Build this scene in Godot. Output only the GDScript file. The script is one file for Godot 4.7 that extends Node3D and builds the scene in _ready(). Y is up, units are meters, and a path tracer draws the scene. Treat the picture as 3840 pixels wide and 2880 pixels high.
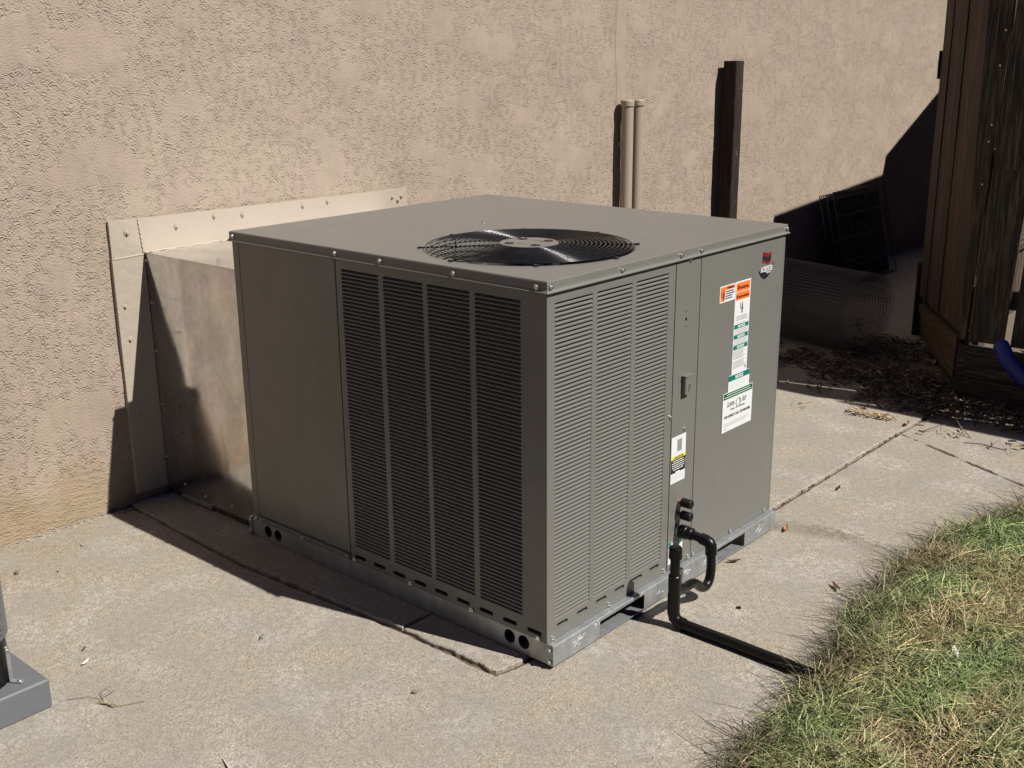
extends Node3D
# A packaged air conditioner on a concrete patio beside a stucco wall, late morning sun.

const LID_W := 1.1513      # along the wall
const LID_D := 1.2423      # towards the wall
const WALL_Z := -1.803
const FENCE_X := 2.99
const LEAF_A := Vector2(2.99, -0.08)
const LEAF_D := Vector2(0.857, -0.515)
const LEAF_N := Vector2(0.515, 0.857)

var rng := RandomNumberGenerator.new()
var M := {}
var screw_mesh: ArrayMesh
var face_screws := []


# ---------------------------------------------------------------- mesh builder
class MB:
	var v := PackedVector3Array()
	var n := PackedVector3Array()
	var uv := PackedVector2Array()
	var ix := PackedInt32Array()
	var c := PackedColorArray()
	var tint := Color(1, 1, 1)
	var uvo := Vector2.ZERO
	var swap := false

	func vert(p: Vector3, nn: Vector3, t: Vector2) -> int:
		v.append(p)
		n.append(nn)
		uv.append(t)
		c.append(tint)
		return v.size() - 1

	func auto(p: Vector3, nn: Vector3) -> Vector2:
		var a := nn.abs()
		var t: Vector2
		if a.y >= a.x and a.y >= a.z:
			t = Vector2(p.x, p.z)
		elif a.x >= a.z:
			t = Vector2(p.z, -p.y)
		else:
			t = Vector2(p.x, -p.y)
		if swap:
			t = Vector2(t.y, t.x)
		return t + uvo

	func tri(a: Vector3, b: Vector3, d: Vector3) -> void:
		var nn := (b - a).cross(d - a)
		if nn.length_squared() < 1e-18:
			return
		nn = nn.normalized()
		var i := vert(a, nn, auto(a, nn))
		vert(b, nn, auto(b, nn))
		vert(d, nn, auto(d, nn))
		ix.append_array(PackedInt32Array([i, i + 2, i + 1]))

	# corners counter-clockwise as seen from outside
	func quad(a: Vector3, b: Vector3, d: Vector3, e: Vector3) -> void:
		var nn := (d - a).cross(e - b)
		if nn.length_squared() < 1e-18:
			return
		nn = nn.normalized()
		var i := vert(a, nn, auto(a, nn))
		vert(b, nn, auto(b, nn))
		vert(d, nn, auto(d, nn))
		vert(e, nn, auto(e, nn))
		ix.append_array(PackedInt32Array([i, i + 2, i + 1, i, i + 3, i + 2]))

	func hexa(p: Array) -> void:
		# p: 0..3 bottom ring counter-clockwise seen from above, 4..7 top ring
		quad(p[3], p[2], p[1], p[0])
		quad(p[4], p[5], p[6], p[7])
		for k in 4:
			var j := (k + 1) % 4
			quad(p[k], p[j], p[4 + j], p[4 + k])

	func box(lo: Vector3, hi: Vector3, bev := 0.0, t := Transform3D()) -> void:
		var m := (lo + hi) * 0.5
		var h := (hi - lo) * 0.5
		if bev <= 0.0:
			var q := []
			for y in [-1, 1]:
				for s in [[-1, 1], [1, 1], [1, -1], [-1, -1]]:
					q.append(t * (m + Vector3(s[0] * h.x, y * h.y, s[1] * h.z)))
			hexa(q)
			return
		var i := h - Vector3(bev, bev, bev)
		for ax in 3:
			var u := (ax + 1) % 3
			var w := (ax + 2) % 3
			for s in [-1.0, 1.0]:
				var q := []
				for k in [[-1, -1], [1, -1], [1, 1], [-1, 1]]:
					var p := Vector3.ZERO
					p[ax] = s * h[ax]
					p[u] = k[0] * i[u]
					p[w] = k[1] * i[w]
					q.append(t * (m + p))
				if s > 0:
					quad(q[0], q[1], q[2], q[3])
				else:
					quad(q[3], q[2], q[1], q[0])
				# edges between face (ax,s) and (u,s2)
				for s2 in [-1.0, 1.0]:
					var e := []
					for k in [-1, 1]:
						var a := Vector3.ZERO
						a[ax] = s * h[ax]
						a[u] = s2 * i[u]
						a[w] = k * i[w]
						var b := Vector3.ZERO
						b[ax] = s * i[ax]
						b[u] = s2 * h[u]
						b[w] = k * i[w]
						e.append(t * (m + a))
						e.append(t * (m + b))
					if s * s2 > 0:
						quad(e[0], e[1], e[3], e[2])
					else:
						quad(e[2], e[3], e[1], e[0])
		for sx in [-1.0, 1.0]:
			for sy in [-1.0, 1.0]:
				for sz in [-1.0, 1.0]:
					var a := t * (m + Vector3(sx * h.x, sy * i.y, sz * i.z))
					var b := t * (m + Vector3(sx * i.x, sy * h.y, sz * i.z))
					var d := t * (m + Vector3(sx * i.x, sy * i.y, sz * h.z))
					if sx * sy * sz > 0:
						tri(a, b, d)
					else:
						tri(a, d, b)

	func tube(pts: Array, radius, sides := 10, cap := true, closed := false) -> void:
		var np := pts.size()
		var tang := []
		for k in np:
			var a: Vector3 = pts[(k - 1 + np) % np] if (closed or k > 0) else pts[k]
			var b: Vector3 = pts[(k + 1) % np] if (closed or k < np - 1) else pts[k]
			tang.append((b - a).normalized())
		var up := Vector3.UP if absf(tang[0].y) < 0.9 else Vector3.RIGHT
		var side: Vector3 = tang[0].cross(up).normalized()
		var first := v.size()
		var dist := 0.0
		for k in np:
			var tg: Vector3 = tang[k]
			side = (side - tg * side.dot(tg)).normalized()
			var bn := tg.cross(side)
			var r: float = radius[k] if radius is Array else radius
			if k > 0:
				dist += pts[k].distance_to(pts[k - 1])
			for s in sides:
				var an := TAU * s / sides
				var d := side * cos(an) + bn * sin(an)
				vert(pts[k] + d * r, d, Vector2(an / TAU * TAU * r, dist) + uvo)
		var rings := np if closed else np - 1
		for k in rings:
			for s in sides:
				var a := first + k * sides + s
				var b := first + k * sides + (s + 1) % sides
				var d := first + ((k + 1) % np) * sides + (s + 1) % sides
				var e := first + ((k + 1) % np) * sides + s
				ix.append_array(PackedInt32Array([a, d, b, a, e, d]))
		if cap and not closed:
			for end in [0, np - 1]:
				var tg: Vector3 = tang[end] * (1.0 if end else -1.0)
				var ci := vert(pts[end], tg, Vector2.ZERO)
				var base := v.size()
				for s in sides:
					vert(v[first + end * sides + s], tg, Vector2.ZERO)
				for s in sides:
					var a := base + s
					var b := base + (s + 1) % sides
					ix.append_array(PackedInt32Array([ci, b, a] if end else [ci, a, b]))

	# profile of (radius, height) going up the outside; turned about y of t
	func lathe(t: Transform3D, prof: Array, segs := 24, a0 := 0.0) -> void:
		for k in prof.size() - 1:
			var p: Vector2 = prof[k]
			var q: Vector2 = prof[k + 1]
			var d := q - p
			if d.length_squared() < 1e-16:
				continue
			var nr := Vector2(d.y, -d.x).normalized()
			var first := v.size()
			for s in segs + 1:
				var an := a0 + TAU * s / segs
				var dir := Vector3(cos(an), 0, sin(an))
				var nn := (t.basis * (dir * nr.x + Vector3.UP * nr.y)).normalized()
				vert(t * (dir * p.x + Vector3.UP * p.y), nn, Vector2(an * 0.05, p.y))
				vert(t * (dir * q.x + Vector3.UP * q.y), nn, Vector2(an * 0.05, q.y))
			for s in segs:
				var a := first + s * 2
				# a: p(s), a+1: q(s), a+2: p(s+1), a+3: q(s+1); angle grows towards +z, i.e. clockwise from above
				ix.append_array(PackedInt32Array([a, a + 2, a + 3, a, a + 3, a + 1]))

	# a sheet in the xy plane of t (normal +z) with holes [cx, cy, w, h, r] that do not overlap in x
	func plate(t: Transform3D, x0: float, x1: float, y0: float, y1: float, holes := [], thick := 0.0) -> void:
		var at := x0
		for hole in holes:
			var cx: float = hole[0]
			var cy: float = hole[1]
			var hw: float = hole[2] * 0.5
			var hh: float = hole[3] * 0.5
			var r: float = hole[4]
			_sheet(t, at, cx - hw, y0, y1)
			var xs := []
			var steps := 6
			for k in steps + 1:
				xs.append(cx - hw + r * (1.0 - cos(PI * 0.5 * k / steps)))
			for k in steps + 1:
				xs.append(cx + hw - r * (1.0 - cos(PI * 0.5 * (steps - k) / steps)))
			for k in xs.size() - 1:
				var xa: float = xs[k]
				var xb: float = xs[k + 1]
				if xb - xa < 1e-7:
					continue
				var ha := _half(xa, cx, hw, hh, r)
				var hb := _half(xb, cx, hw, hh, r)
				quad(t * Vector3(xa, y0, 0), t * Vector3(xb, y0, 0), t * Vector3(xb, cy - hb, 0), t * Vector3(xa, cy - ha, 0))
				quad(t * Vector3(xa, cy + ha, 0), t * Vector3(xb, cy + hb, 0), t * Vector3(xb, y1, 0), t * Vector3(xa, y1, 0))
				if thick > 0.0:
					quad(t * Vector3(xa, cy - ha, 0), t * Vector3(xb, cy - hb, 0), t * Vector3(xb, cy - hb, -thick), t * Vector3(xa, cy - ha, -thick))
					quad(t * Vector3(xb, cy + hb, 0), t * Vector3(xa, cy + ha, 0), t * Vector3(xa, cy + ha, -thick), t * Vector3(xb, cy + hb, -thick))
			if thick > 0.0 and hh - r > 1e-5:
				for s in [-1.0, 1.0]:
					var x: float = cx + s * hw
					var a := [t * Vector3(x, cy - hh + r, 0), t * Vector3(x, cy + hh - r, 0), t * Vector3(x, cy + hh - r, -thick), t * Vector3(x, cy - hh + r, -thick)]
					if s > 0:
						quad(a[0], a[3], a[2], a[1])
					else:
						quad(a[0], a[1], a[2], a[3])
			at = cx + hw
		_sheet(t, at, x1, y0, y1)

	func _half(x: float, cx: float, hw: float, hh: float, r: float) -> float:
		var e := hw - absf(x - cx)
		if e >= r:
			return hh
		return hh - r + sqrt(maxf(0.0, r * r - (r - e) * (r - e)))

	func _sheet(t: Transform3D, xa: float, xb: float, y0: float, y1: float) -> void:
		if xb - xa > 1e-6:
			quad(t * Vector3(xa, y0, 0), t * Vector3(xb, y0, 0), t * Vector3(xb, y1, 0), t * Vector3(xa, y1, 0))

	# flat polygon (x, z) as a slab from y0 up to y1 with a small worn edge
	func slab(poly: PackedVector2Array, y0: float, y1: float, bev: float) -> void:
		var ids := Geometry2D.triangulate_polygon(poly)
		var ccw := not Geometry2D.is_polygon_clockwise(poly)
		var inner: PackedVector2Array = PackedVector2Array()
		var np := poly.size()
		for k in np:
			var a := poly[(k - 1 + np) % np]
			var b := poly[(k + 1) % np]
			var d := (b - a).normalized()
			var inw := Vector2(-d.y, d.x) if ccw else Vector2(d.y, -d.x)
			inner.append(poly[k] + inw * bev)
		for k in range(0, ids.size(), 3):
			var p := [inner[ids[k]], inner[ids[k + 1]], inner[ids[k + 2]]]
			var a := Vector3(p[0].x, y1, p[0].y)
			var b := Vector3(p[1].x, y1, p[1].y)
			var d := Vector3(p[2].x, y1, p[2].y)
			if (b - a).cross(d - a).y > 0:
				tri(a, b, d)
			else:
				tri(a, d, b)
		for k in np:
			var j := (k + 1) % np
			var a := Vector3(poly[k].x, y1 - bev, poly[k].y)
			var b := Vector3(poly[j].x, y1 - bev, poly[j].y)
			var ai := Vector3(inner[k].x, y1, inner[k].y)
			var bi := Vector3(inner[j].x, y1, inner[j].y)
			var al := Vector3(poly[k].x, y0, poly[k].y)
			var bl := Vector3(poly[j].x, y0, poly[j].y)
			if ccw:
				quad(b, a, ai, bi)
				quad(bl, al, a, b)
			else:
				quad(a, b, bi, ai)
				quad(al, bl, b, a)

	func done(flat := false) -> ArrayMesh:
		var arr := []
		arr.resize(Mesh.ARRAY_MAX)
		arr[Mesh.ARRAY_VERTEX] = v
		if not flat:
			arr[Mesh.ARRAY_NORMAL] = n
		arr[Mesh.ARRAY_TEX_UV] = uv
		arr[Mesh.ARRAY_COLOR] = c
		arr[Mesh.ARRAY_INDEX] = ix
		var m := ArrayMesh.new()
		m.add_surface_from_arrays(Mesh.PRIMITIVE_TRIANGLES, arr)
		return m


# ---------------------------------------------------------------- scene helpers
func put(called: String, mb, material: Material, parent: Node = self, at := Transform3D()) -> MeshInstance3D:
	var o := MeshInstance3D.new()
	o.name = called
	o.mesh = mb.done() if mb is MB else mb
	o.material_override = material
	o.transform = at
	parent.add_child(o, true)
	return o


func tag(o: Node3D, label: String, category: String, group := "", kind := "") -> Node3D:
	o.set_meta("label", label)
	if category:
		o.set_meta("category", category)
	if group:
		o.set_meta("group", group)
	if kind:
		o.set_meta("kind", kind)
	return o


func thing(called: String, label: String, category: String, at := Vector3.ZERO, group := "", kind := "") -> Node3D:
	var o := Node3D.new()
	o.name = called
	o.position = at
	add_child(o, true)
	return tag(o, label, category, group, kind)


func lin(r: float, g: float, b: float) -> Color:
	return Color(r, g, b).linear_to_srgb()


func mat(called: String, col: Color, rough: float, metal := 0.0, spec := 0.5) -> StandardMaterial3D:
	var m := StandardMaterial3D.new()
	m.resource_name = called
	m.albedo_color = col.linear_to_srgb()
	m.roughness = rough
	m.metallic = metal
	m.metallic_specular = spec
	M[called] = m
	return m


func world_map(m: StandardMaterial3D, metres: float) -> void:
	m.uv1_triplanar = true
	m.uv1_world_triplanar = true
	m.uv1_scale = Vector3.ONE / metres


func noise(freq: float, seed_: int, octaves := 4, kind := FastNoiseLite.TYPE_SIMPLEX_SMOOTH) -> FastNoiseLite:
	var f := FastNoiseLite.new()
	f.noise_type = kind
	f.seed = seed_
	f.frequency = freq
	f.fractal_octaves = octaves
	f.fractal_type = FastNoiseLite.FRACTAL_FBM if octaves > 1 else FastNoiseLite.FRACTAL_NONE
	return f


func noise_tex(freq: float, seed_: int, size := 512, octaves := 4, lo := 0.0, hi := 1.0) -> NoiseTexture2D:
	var t := NoiseTexture2D.new()
	t.width = size
	t.height = size
	t.seamless = true
	t.noise = noise(freq, seed_, octaves)
	var g := Gradient.new()
	g.set_color(0, Color(lo, lo, lo))
	g.set_color(1, Color(hi, hi, hi))
	t.color_ramp = g
	return t


func rgb_image(w: int, h: int, paint: Callable) -> ImageTexture:
	var data := PackedByteArray()
	data.resize(w * h * 3)
	var i := 0
	for y in h:
		for x in w:
			var c: Vector3 = paint.call(x, y)
			data[i] = clampi(int(c.x * 255.0), 0, 255)
			data[i + 1] = clampi(int(c.y * 255.0), 0, 255)
			data[i + 2] = clampi(int(c.z * 255.0), 0, 255)
			i += 3
	return ImageTexture.create_from_image(Image.create_from_data(w, h, false, Image.FORMAT_RGB8, data))


func smooth(a: float, b: float, x: float) -> float:
	var t := clampf((x - a) / (b - a), 0.0, 1.0)
	return t * t * (3.0 - 2.0 * t)


func leaf_at(s: float, y: float, off := 0.0) -> Vector3:
	var p := LEAF_A + LEAF_D * s + LEAF_N * off
	return Vector3(p.x, y, p.y)


# ---------------------------------------------------------------- build
func _ready() -> void:
	rng.seed = 7
	var cam := Camera3D.new()
	cam.name = "camera"
	cam.position = Vector3(-1.95962, 1.50671, 1.62385)
	cam.rotation = Vector3(-0.28797, -0.846189, -0.009417)
	cam.fov = 37.961
	cam.near = 0.05
	cam.far = 400.0
	add_child(cam)
	cam.current = true

	var env := Environment.new()
	env.background_mode = Environment.BG_SKY
	var sky := Sky.new()
	var sm := ProceduralSkyMaterial.new()
	sm.sky_top_color = Color(0.15, 0.32, 0.70)
	sm.sky_horizon_color = Color(0.42, 0.55, 0.72)
	sm.sky_curve = 0.16
	sm.ground_bottom_color = Color(0.35, 0.31, 0.26)
	sm.ground_horizon_color = Color(0.55, 0.53, 0.50)
	sm.sun_angle_max = 6.0
	sky.sky_material = sm
	env.sky = sky
	env.background_energy_multiplier = 0.155
	env.tonemap_mode = Environment.TONE_MAPPER_LINEAR
	env.tonemap_exposure = 1.48
	env.sdfgi_enabled = true
	env.ssao_enabled = true
	env.ssil_enabled = true
	var we := WorldEnvironment.new()
	we.name = "world_environment"
	we.environment = env
	add_child(we)

	var sun := DirectionalLight3D.new()
	sun.name = "sun"
	sun.basis = Basis.looking_at(Vector3(-0.204, -1.0, -0.871).normalized(), Vector3.UP)
	sun.light_energy = 1.6
	sun.light_color = Color(1.0, 0.98, 0.95)
	sun.light_angular_distance = 0.5
	sun.shadow_enabled = true
	add_child(sun)

	materials()
	var sb := MB.new()
	sb.lathe(Transform3D(Basis(Vector3.RIGHT, Vector3(0, 0, -1), Vector3.UP).inverse(), Vector3.ZERO), [Vector2(0.0068, 0), Vector2(0.0068, 0.001), Vector2(0.0046, 0.0015), Vector2(0.0043, 0.0044), Vector2(0.0034, 0.005), Vector2(0, 0.0052)], 12)
	screw_mesh = sb.done()

	ground()
	wall()
	fence_and_gate()
	beyond()
	duct()
	air_conditioner()
	labels_on_unit()
	drain_pipe()
	condenser()
	wall_pipes()
	post()
	crate()
	mesh_roll()
	hose()
	grass()
	litter()
	debris()


func materials() -> void:
	var th := Thread.new()
	var tc := Thread.new()
	var tg := Thread.new()
	th.start(stucco_height)
	tc.start(stucco_colour)
	tg.start(concrete_images)
	var m: StandardMaterial3D
	# painted sheet steel, taupe
	m = mat("taupe_paint", Color(0.138, 0.136, 0.125), 0.42, 0.0, 0.55)
	m.heightmap_enabled = true
	m.heightmap_texture = noise_tex(0.008, 11, 512, 3)
	m.heightmap_scale = 0.2
	m.roughness_texture = noise_tex(0.01, 14, 512, 4, 0.75, 1.0)
	m.roughness = 0.44
	world_map(m, 0.8)
	m = mat("coil_fins", Color(0.16, 0.16, 0.165), 0.6)
	m = mat("black_wire", Color(0.008, 0.009, 0.012), 0.2)
	m = mat("black_plastic", Color(0.005, 0.005, 0.005), 0.34, 0.0, 0.36)
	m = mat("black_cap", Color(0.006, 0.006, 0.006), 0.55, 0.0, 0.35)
	m = mat("zinc", Color(0.72, 0.72, 0.70), 0.3, 1.0)
	m = mat("copper", Color(0.62, 0.3, 0.18), 0.35, 1.0)
	# galvanised sheet
	m = mat("galvanised", Color(0.96, 0.97, 0.98), 0.3, 1.0)
	m.albedo_texture = rgb_image(512, 512, galv_paint())
	m.roughness_texture = noise_tex(0.012, 23, 512, 5, 0.65, 1.0)
	m.roughness = 0.17
	m.heightmap_enabled = true
	m.heightmap_texture = noise_tex(0.004, 27, 512, 2)
	m.heightmap_scale = 0.2
	world_map(m, 0.9)
	m = mat("galvanised_rail", Color(0.50, 0.54, 0.56), 0.36, 0.6)
	m.albedo_texture = M.galvanised.albedo_texture
	world_map(m, 0.35)
	m = mat("chalk", Color(0.5, 0.52, 0.52), 0.9)
	m = mat("flashing_paint", Color(0.335, 0.286, 0.232), 0.6)
	m.heightmap_enabled = true
	m.heightmap_texture = noise_tex(0.02, 31, 512, 4)
	m.heightmap_scale = 0.12
	world_map(m, 0.5)
	m = mat("caulk", Color(0.36, 0.31, 0.25), 0.7)
	m = mat("pvc_paint", Color(0.30, 0.25, 0.19), 0.5)
	m = mat("grey_plastic", Color(0.11, 0.115, 0.125), 0.62)
	m.heightmap_enabled = true
	m.heightmap_texture = noise_tex(0.05, 33, 256, 3)
	m.heightmap_scale = 0.05
	world_map(m, 0.4)
	m = mat("grey_paint", Color(0.11, 0.11, 0.115), 0.45)
	m = mat("white_print", Color(0.80, 0.81, 0.80), 0.5)
	m.vertex_color_use_as_albedo = true
	m.albedo_color = Color.WHITE
	m = mat("ink_black", Color(0.015, 0.015, 0.018), 0.6)
	m = mat("ink_white", Color(0.85, 0.85, 0.85), 0.5)
	m = mat("ink_red", Color(0.12, 0.012, 0.008), 0.6)
	m = mat("ink_green", Color(0.22, 0.42, 0.06), 0.6)
	m = mat("blue_hose", Color(0.002, 0.009, 0.19), 0.5)
	m = mat("old_wire", Color(0.12, 0.12, 0.13), 0.45, 0.4)
	m = mat("crate_wire", Color(0.05, 0.048, 0.044), 0.35)
	m = mat("coloured", Color(1, 1, 1), 0.85)
	m.vertex_color_use_as_albedo = true
	m = mat("blade", Color(1, 1, 1), 0.6)
	m.vertex_color_use_as_albedo = true
	m.backlight = Color(0.25, 0.25, 0.2)
	m.backlight_enabled = true
	# wood
	m = mat("wood", Color(1, 1, 1), 0.8)
	m.albedo_texture = wood_image()
	m.vertex_color_use_as_albedo = true
	m.uv1_scale = Vector3(1.0 / 0.16, 1.0 / 1.6, 1)
	m.heightmap_enabled = true
	m.heightmap_texture = m.albedo_texture
	m.heightmap_scale = 0.5
	# stucco and concrete
	m = mat("stucco", Color(1, 1, 1), 0.92, 0.0, 0.3)
	m.albedo_texture = tc.wait_to_finish()
	m.heightmap_enabled = true
	m.heightmap_texture = th.wait_to_finish()
	m.heightmap_scale = 1.4
	m.uv1_scale = Vector3(1.0 / 4.2, 1.0 / 2.625, 1)
	m.uv1_offset = Vector3(0.8 / 4.2, 1.0, 0)
	m = mat("concrete", Color(1, 1, 1), 0.9, 0.0, 0.35)
	var co: Array = tg.wait_to_finish()
	m.albedo_texture = co[0]
	m.heightmap_enabled = true
	m.heightmap_texture = co[1]
	m.heightmap_scale = 0.22
	m.uv1_scale = Vector3(1.0 / 3.0, 1.0 / 3.0, 1)
	m.uv1_offset = Vector3(0.45, 0.68, 0)
	m = mat("soil", Color(0.09, 0.067, 0.045), 0.95)
	m.heightmap_enabled = true
	m.heightmap_texture = noise_tex(0.03, 41, 512, 5)
	m.heightmap_scale = 1.2
	world_map(m, 0.7)
	m = mat("dry_ground", Color(0.12, 0.09, 0.062), 0.95)
	m = mat("roof_dark", Color(0.12, 0.09, 0.07), 0.9)


func galv_paint() -> Callable:
	var a := noise(0.012, 21, 5)
	var b := noise(0.05, 22, 3)
	var d := noise(0.02, 24, 2, FastNoiseLite.TYPE_CELLULAR)
	return func(x: int, y: int) -> Vector3:
		var q := 0.86 + 0.10 * a.get_noise_2d(x, y * 0.35) + 0.05 * b.get_noise_2d(x, y) + 0.05 * d.get_noise_2d(x, y)
		return Vector3(q, q * (0.99 + 0.015 * a.get_noise_2d(x + 700, y)), q * (0.985 + 0.035 * a.get_noise_2d(x, y + 900)))


func wood_image() -> ImageTexture:
	var g := noise(0.06, 51, 4)
	var f := noise(0.35, 52, 2)
	var k := noise(0.012, 53, 3)
	return rgb_image(256, 1024, func(x: int, y: int) -> Vector3:
		var w := x + 9.0 * k.get_noise_2d(x * 0.6, y * 0.25)
		var grain := 0.5 + 0.5 * sin(w * 0.42 + 7.0 * k.get_noise_2d(x * 0.4 + 300, y * 0.10))
		var q := 0.52 + 0.26 * grain + 0.46 * g.get_noise_2d(w, y * 0.05) + 0.34 * f.get_noise_2d(w, y * 0.03) + 0.30 * k.get_noise_2d(x * 2.0, y * 0.5 + 400)
		var wear := smooth(0.1, 0.5, k.get_noise_2d(x * 1.5 + 50, y * 0.35 + 800))
		q = clampf(q + 0.22 * wear, 0.10, 1.0)
		return Vector3(q, q * (0.93 + 0.05 * wear), q * (0.86 + 0.12 * wear)))


func stucco_height() -> ImageTexture:
	# 4.2 m by 2.625 m of wall, 2.05 mm per pixel: thin coats of trowelled plaster that end in short broken lips
	var w := 2048
	var h := 1280
	var px := 4.2 / w
	var base := noise(54.0, 61, 2)
	base.domain_warp_enabled = true
	base.domain_warp_amplitude = 0.010
	base.domain_warp_frequency = 50.0
	base.domain_warp_fractal_type = FastNoiseLite.DOMAIN_WARP_FRACTAL_NONE
	var mask := noise(26.0, 62, 2)
	var patch := noise(2.6, 63, 4)
	var fine := noise(170.0, 64, 1)
	var data := PackedFloat32Array()
	data.resize(w * h)
	for j in h:
		var y := (h - 1 - j) * px
		for i in w:
			var x := i * px - 0.8
			var p := patch.get_noise_2d(x, y * 1.4)
			var turn := clampf((x - 0.2) / 1.8, 0.0, 1.0)
			var s := base.get_noise_2d(x * lerpf(0.62, 0.85, turn), y * lerpf(1.25, 0.85, turn)) * lerpf(1.7, 2.2, turn) + y * 22.0 * (1.0 - 0.8 * turn) + (x * 0.8 - y * 0.6) * 5.0 * turn
			var f := s - floorf(s)
			var amp := 0.25 + 0.75 * smooth(-0.25, 0.35, mask.get_noise_2d(x, y))
			amp *= 1.0 - 0.72 * smooth(0.18, 0.36, p)
			if y < 0.17 + 0.06 * p and x < 0.3:
				amp = 0.45 * amp + 0.25
				f = 0.5 * f + 0.5 * (0.5 + 0.5 * sin((y + 0.10 * x) * 240.0 + 5.0 * base.get_noise_2d(x * 0.3, y * 2.0)))
			elif y > 1.275 and x > 2.715 and x < 2.80:
				amp *= 0.2
				f += 0.25 * sin((x * 0.9 + y * 0.55) * 420.0)
			# the lip: rises slowly, then drops
			data[j * w + i] = 0.4 + 0.42 * amp * (f * f * 0.6 + f * 0.4 - 0.4) + 0.045 * fine.get_noise_2d(x, y) + 0.2 * p
			# long vertical seam where a chase was patched, above the pipes
			if y > 1.24 and absf(x - 2.716 - 0.005 * sin(y * 11.0)) < 0.0035:
				data[j * w + i] -= 0.30
			elif y > 1.30 and absf(x - 2.800 - 0.004 * sin(y * 8.0)) < 0.0025:
				data[j * w + i] -= 0.12
	return ImageTexture.create_from_image(Image.create_from_data(w, h, false, Image.FORMAT_RF, data.to_byte_array()))


func stucco_colour() -> ImageTexture:
	var tone := noise(3.2, 65, 4)
	var tone2 := noise(16.0, 66, 3)
	var cw := 1024
	var ch := 640
	var cd := PackedByteArray()
	cd.resize(cw * ch * 3)
	for j in ch:
		var y := (ch - 1 - j) * 4.2 / cw
		for i in cw:
			var x := i * 4.2 / cw - 0.8
			var t := tone.get_noise_2d(x, y * 0.8)
			var u := tone2.get_noise_2d(x * 1.4, y * 0.5)
			var v := tone.get_noise_2d(x * 2.2 + 11.0, y * 0.55)
			var q := 0.590 + 0.017 * t + 0.016 * u - 0.014 * smooth(0.05, 0.5, v)
			# soil splashed up from the ground
			var splash := smooth(0.30, 0.02, y + 0.22 * t + 0.10 * u)
			q -= 0.035 * splash * (0.6 + u)
			var pink := 0.4 * smooth(-0.3, 0.5, tone.get_noise_2d(x + 40.0, y))
			var k := (j * cw + i) * 3
			cd[k] = clampi(int(255.0 * q), 0, 255)
			cd[k + 1] = clampi(int(255.0 * q * (0.914 - 0.03 * pink - 0.02 * splash)), 0, 255)
			cd[k + 2] = clampi(int(255.0 * q * (0.816 + 0.012 * pink - 0.07 * splash)), 0, 255)
	return ImageTexture.create_from_image(Image.create_from_data(cw, ch, false, Image.FORMAT_RGB8, cd))


func concrete_images() -> Array:
	# 3 m by 3 m; pixel (0,0) is world x = -1.35, z = -2.04
	var w := 1792
	var px := 3.0 / w
	var worm := noise(125.0, 71, 2)
	worm.domain_warp_enabled = true
	worm.domain_warp_amplitude = 0.012
	worm.domain_warp_frequency = 60.0
	worm.domain_warp_fractal_type = FastNoiseLite.DOMAIN_WARP_FRACTAL_NONE
	var blot := noise(4.0, 73, 4)
	var pale := noise(3.4, 74, 5)
	var mid := noise(34.0, 76, 2)
	var cd := PackedByteArray()
	cd.resize(w * w * 3)
	var hd := PackedByteArray()
	hd.resize(w * w)
	for j in w:
		var z := j * px - 2.04
		var gz := smooth(-1.15, -1.8, z)
		var sz := smooth(-0.06, 0.0, z) * smooth(0.62, 0.3, z)
		for i in w:
			var x := i * px - 1.35
			var b := blot.get_noise_2d(x, z)
			var e := pale.get_noise_2d(x, z)
			var wv := worm.get_noise_2d(x, z)
			var coarse := 0.65 + 0.35 * clampf(b * 2.0 + 0.5, 0.0, 1.0)
			var md := mid.get_noise_2d(x, z)
			var q := 0.545 + 0.024 * b + coarse * (0.118 * wv + 0.045 * md)
			var pl := clampf((e - 0.08) * 0.09, 0.0, 0.028) * (0.9 + 0.9 * (md + wv))
			q += pl
			var warm := 0.3 + 0.6 * b - 0.5 * e
			if gz > 0.0 and x < 0.1:
				# rust-coloured wash near the wall, left of the unit
				var gold := gz * smooth(0.1, -0.5, x) * (0.6 + 0.8 * b)
				warm += gold
				q -= 0.04 * gold
			if sz > 0.0 and absf(x - 1.22) < 0.2:
				# drip stain running away from the unit's far corner
				var c2 := 1.20 + 0.10 * (z - 0.1) + 0.03 * sin(z * 9.0)
				var stain := smooth(0.07, 0.015, absf(x - c2 + 0.02 * md)) * sz * (0.7 + b)
				warm += stain
				q -= 0.105 * stain
			var k := (j * w + i) * 3
			cd[k] = clampi(int(255.0 * q * (1.0 + 0.012 * warm)), 0, 255)
			cd[k + 1] = clampi(int(255.0 * q * (0.960 - 0.012 * warm)), 0, 255)
			cd[k + 2] = clampi(int(255.0 * q * (0.884 - 0.040 * warm + pl * 0.4)), 0, 255)
			hd[j * w + i] = clampi(int(128.0 + 90.0 * coarse * wv), 0, 255)
	return [ImageTexture.create_from_image(Image.create_from_data(w, w, false, Image.FORMAT_RGB8, cd)), ImageTexture.create_from_image(Image.create_from_data(w, w, false, Image.FORMAT_L8, hd))]


# ---------------------------------------------------------------- setting
func ragged(a: Vector2, b: Vector2, step: float, amount: float, out: PackedVector2Array, f: FastNoiseLite) -> void:
	var count := maxi(1, int(a.distance_to(b) / step))
	var d := (b - a).normalized()
	var nn := Vector2(-d.y, d.x)
	for k in count:
		var p := a.lerp(b, float(k) / count)
		var e := amount * (f.get_noise_2d(p.x * 100.0, p.y * 100.0) + 0.6 * f.get_noise_2d(p.x * 420.0, p.y * 420.0 + 90.0))
		out.append(p + nn * (e if k > 0 else 0.0))


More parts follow.
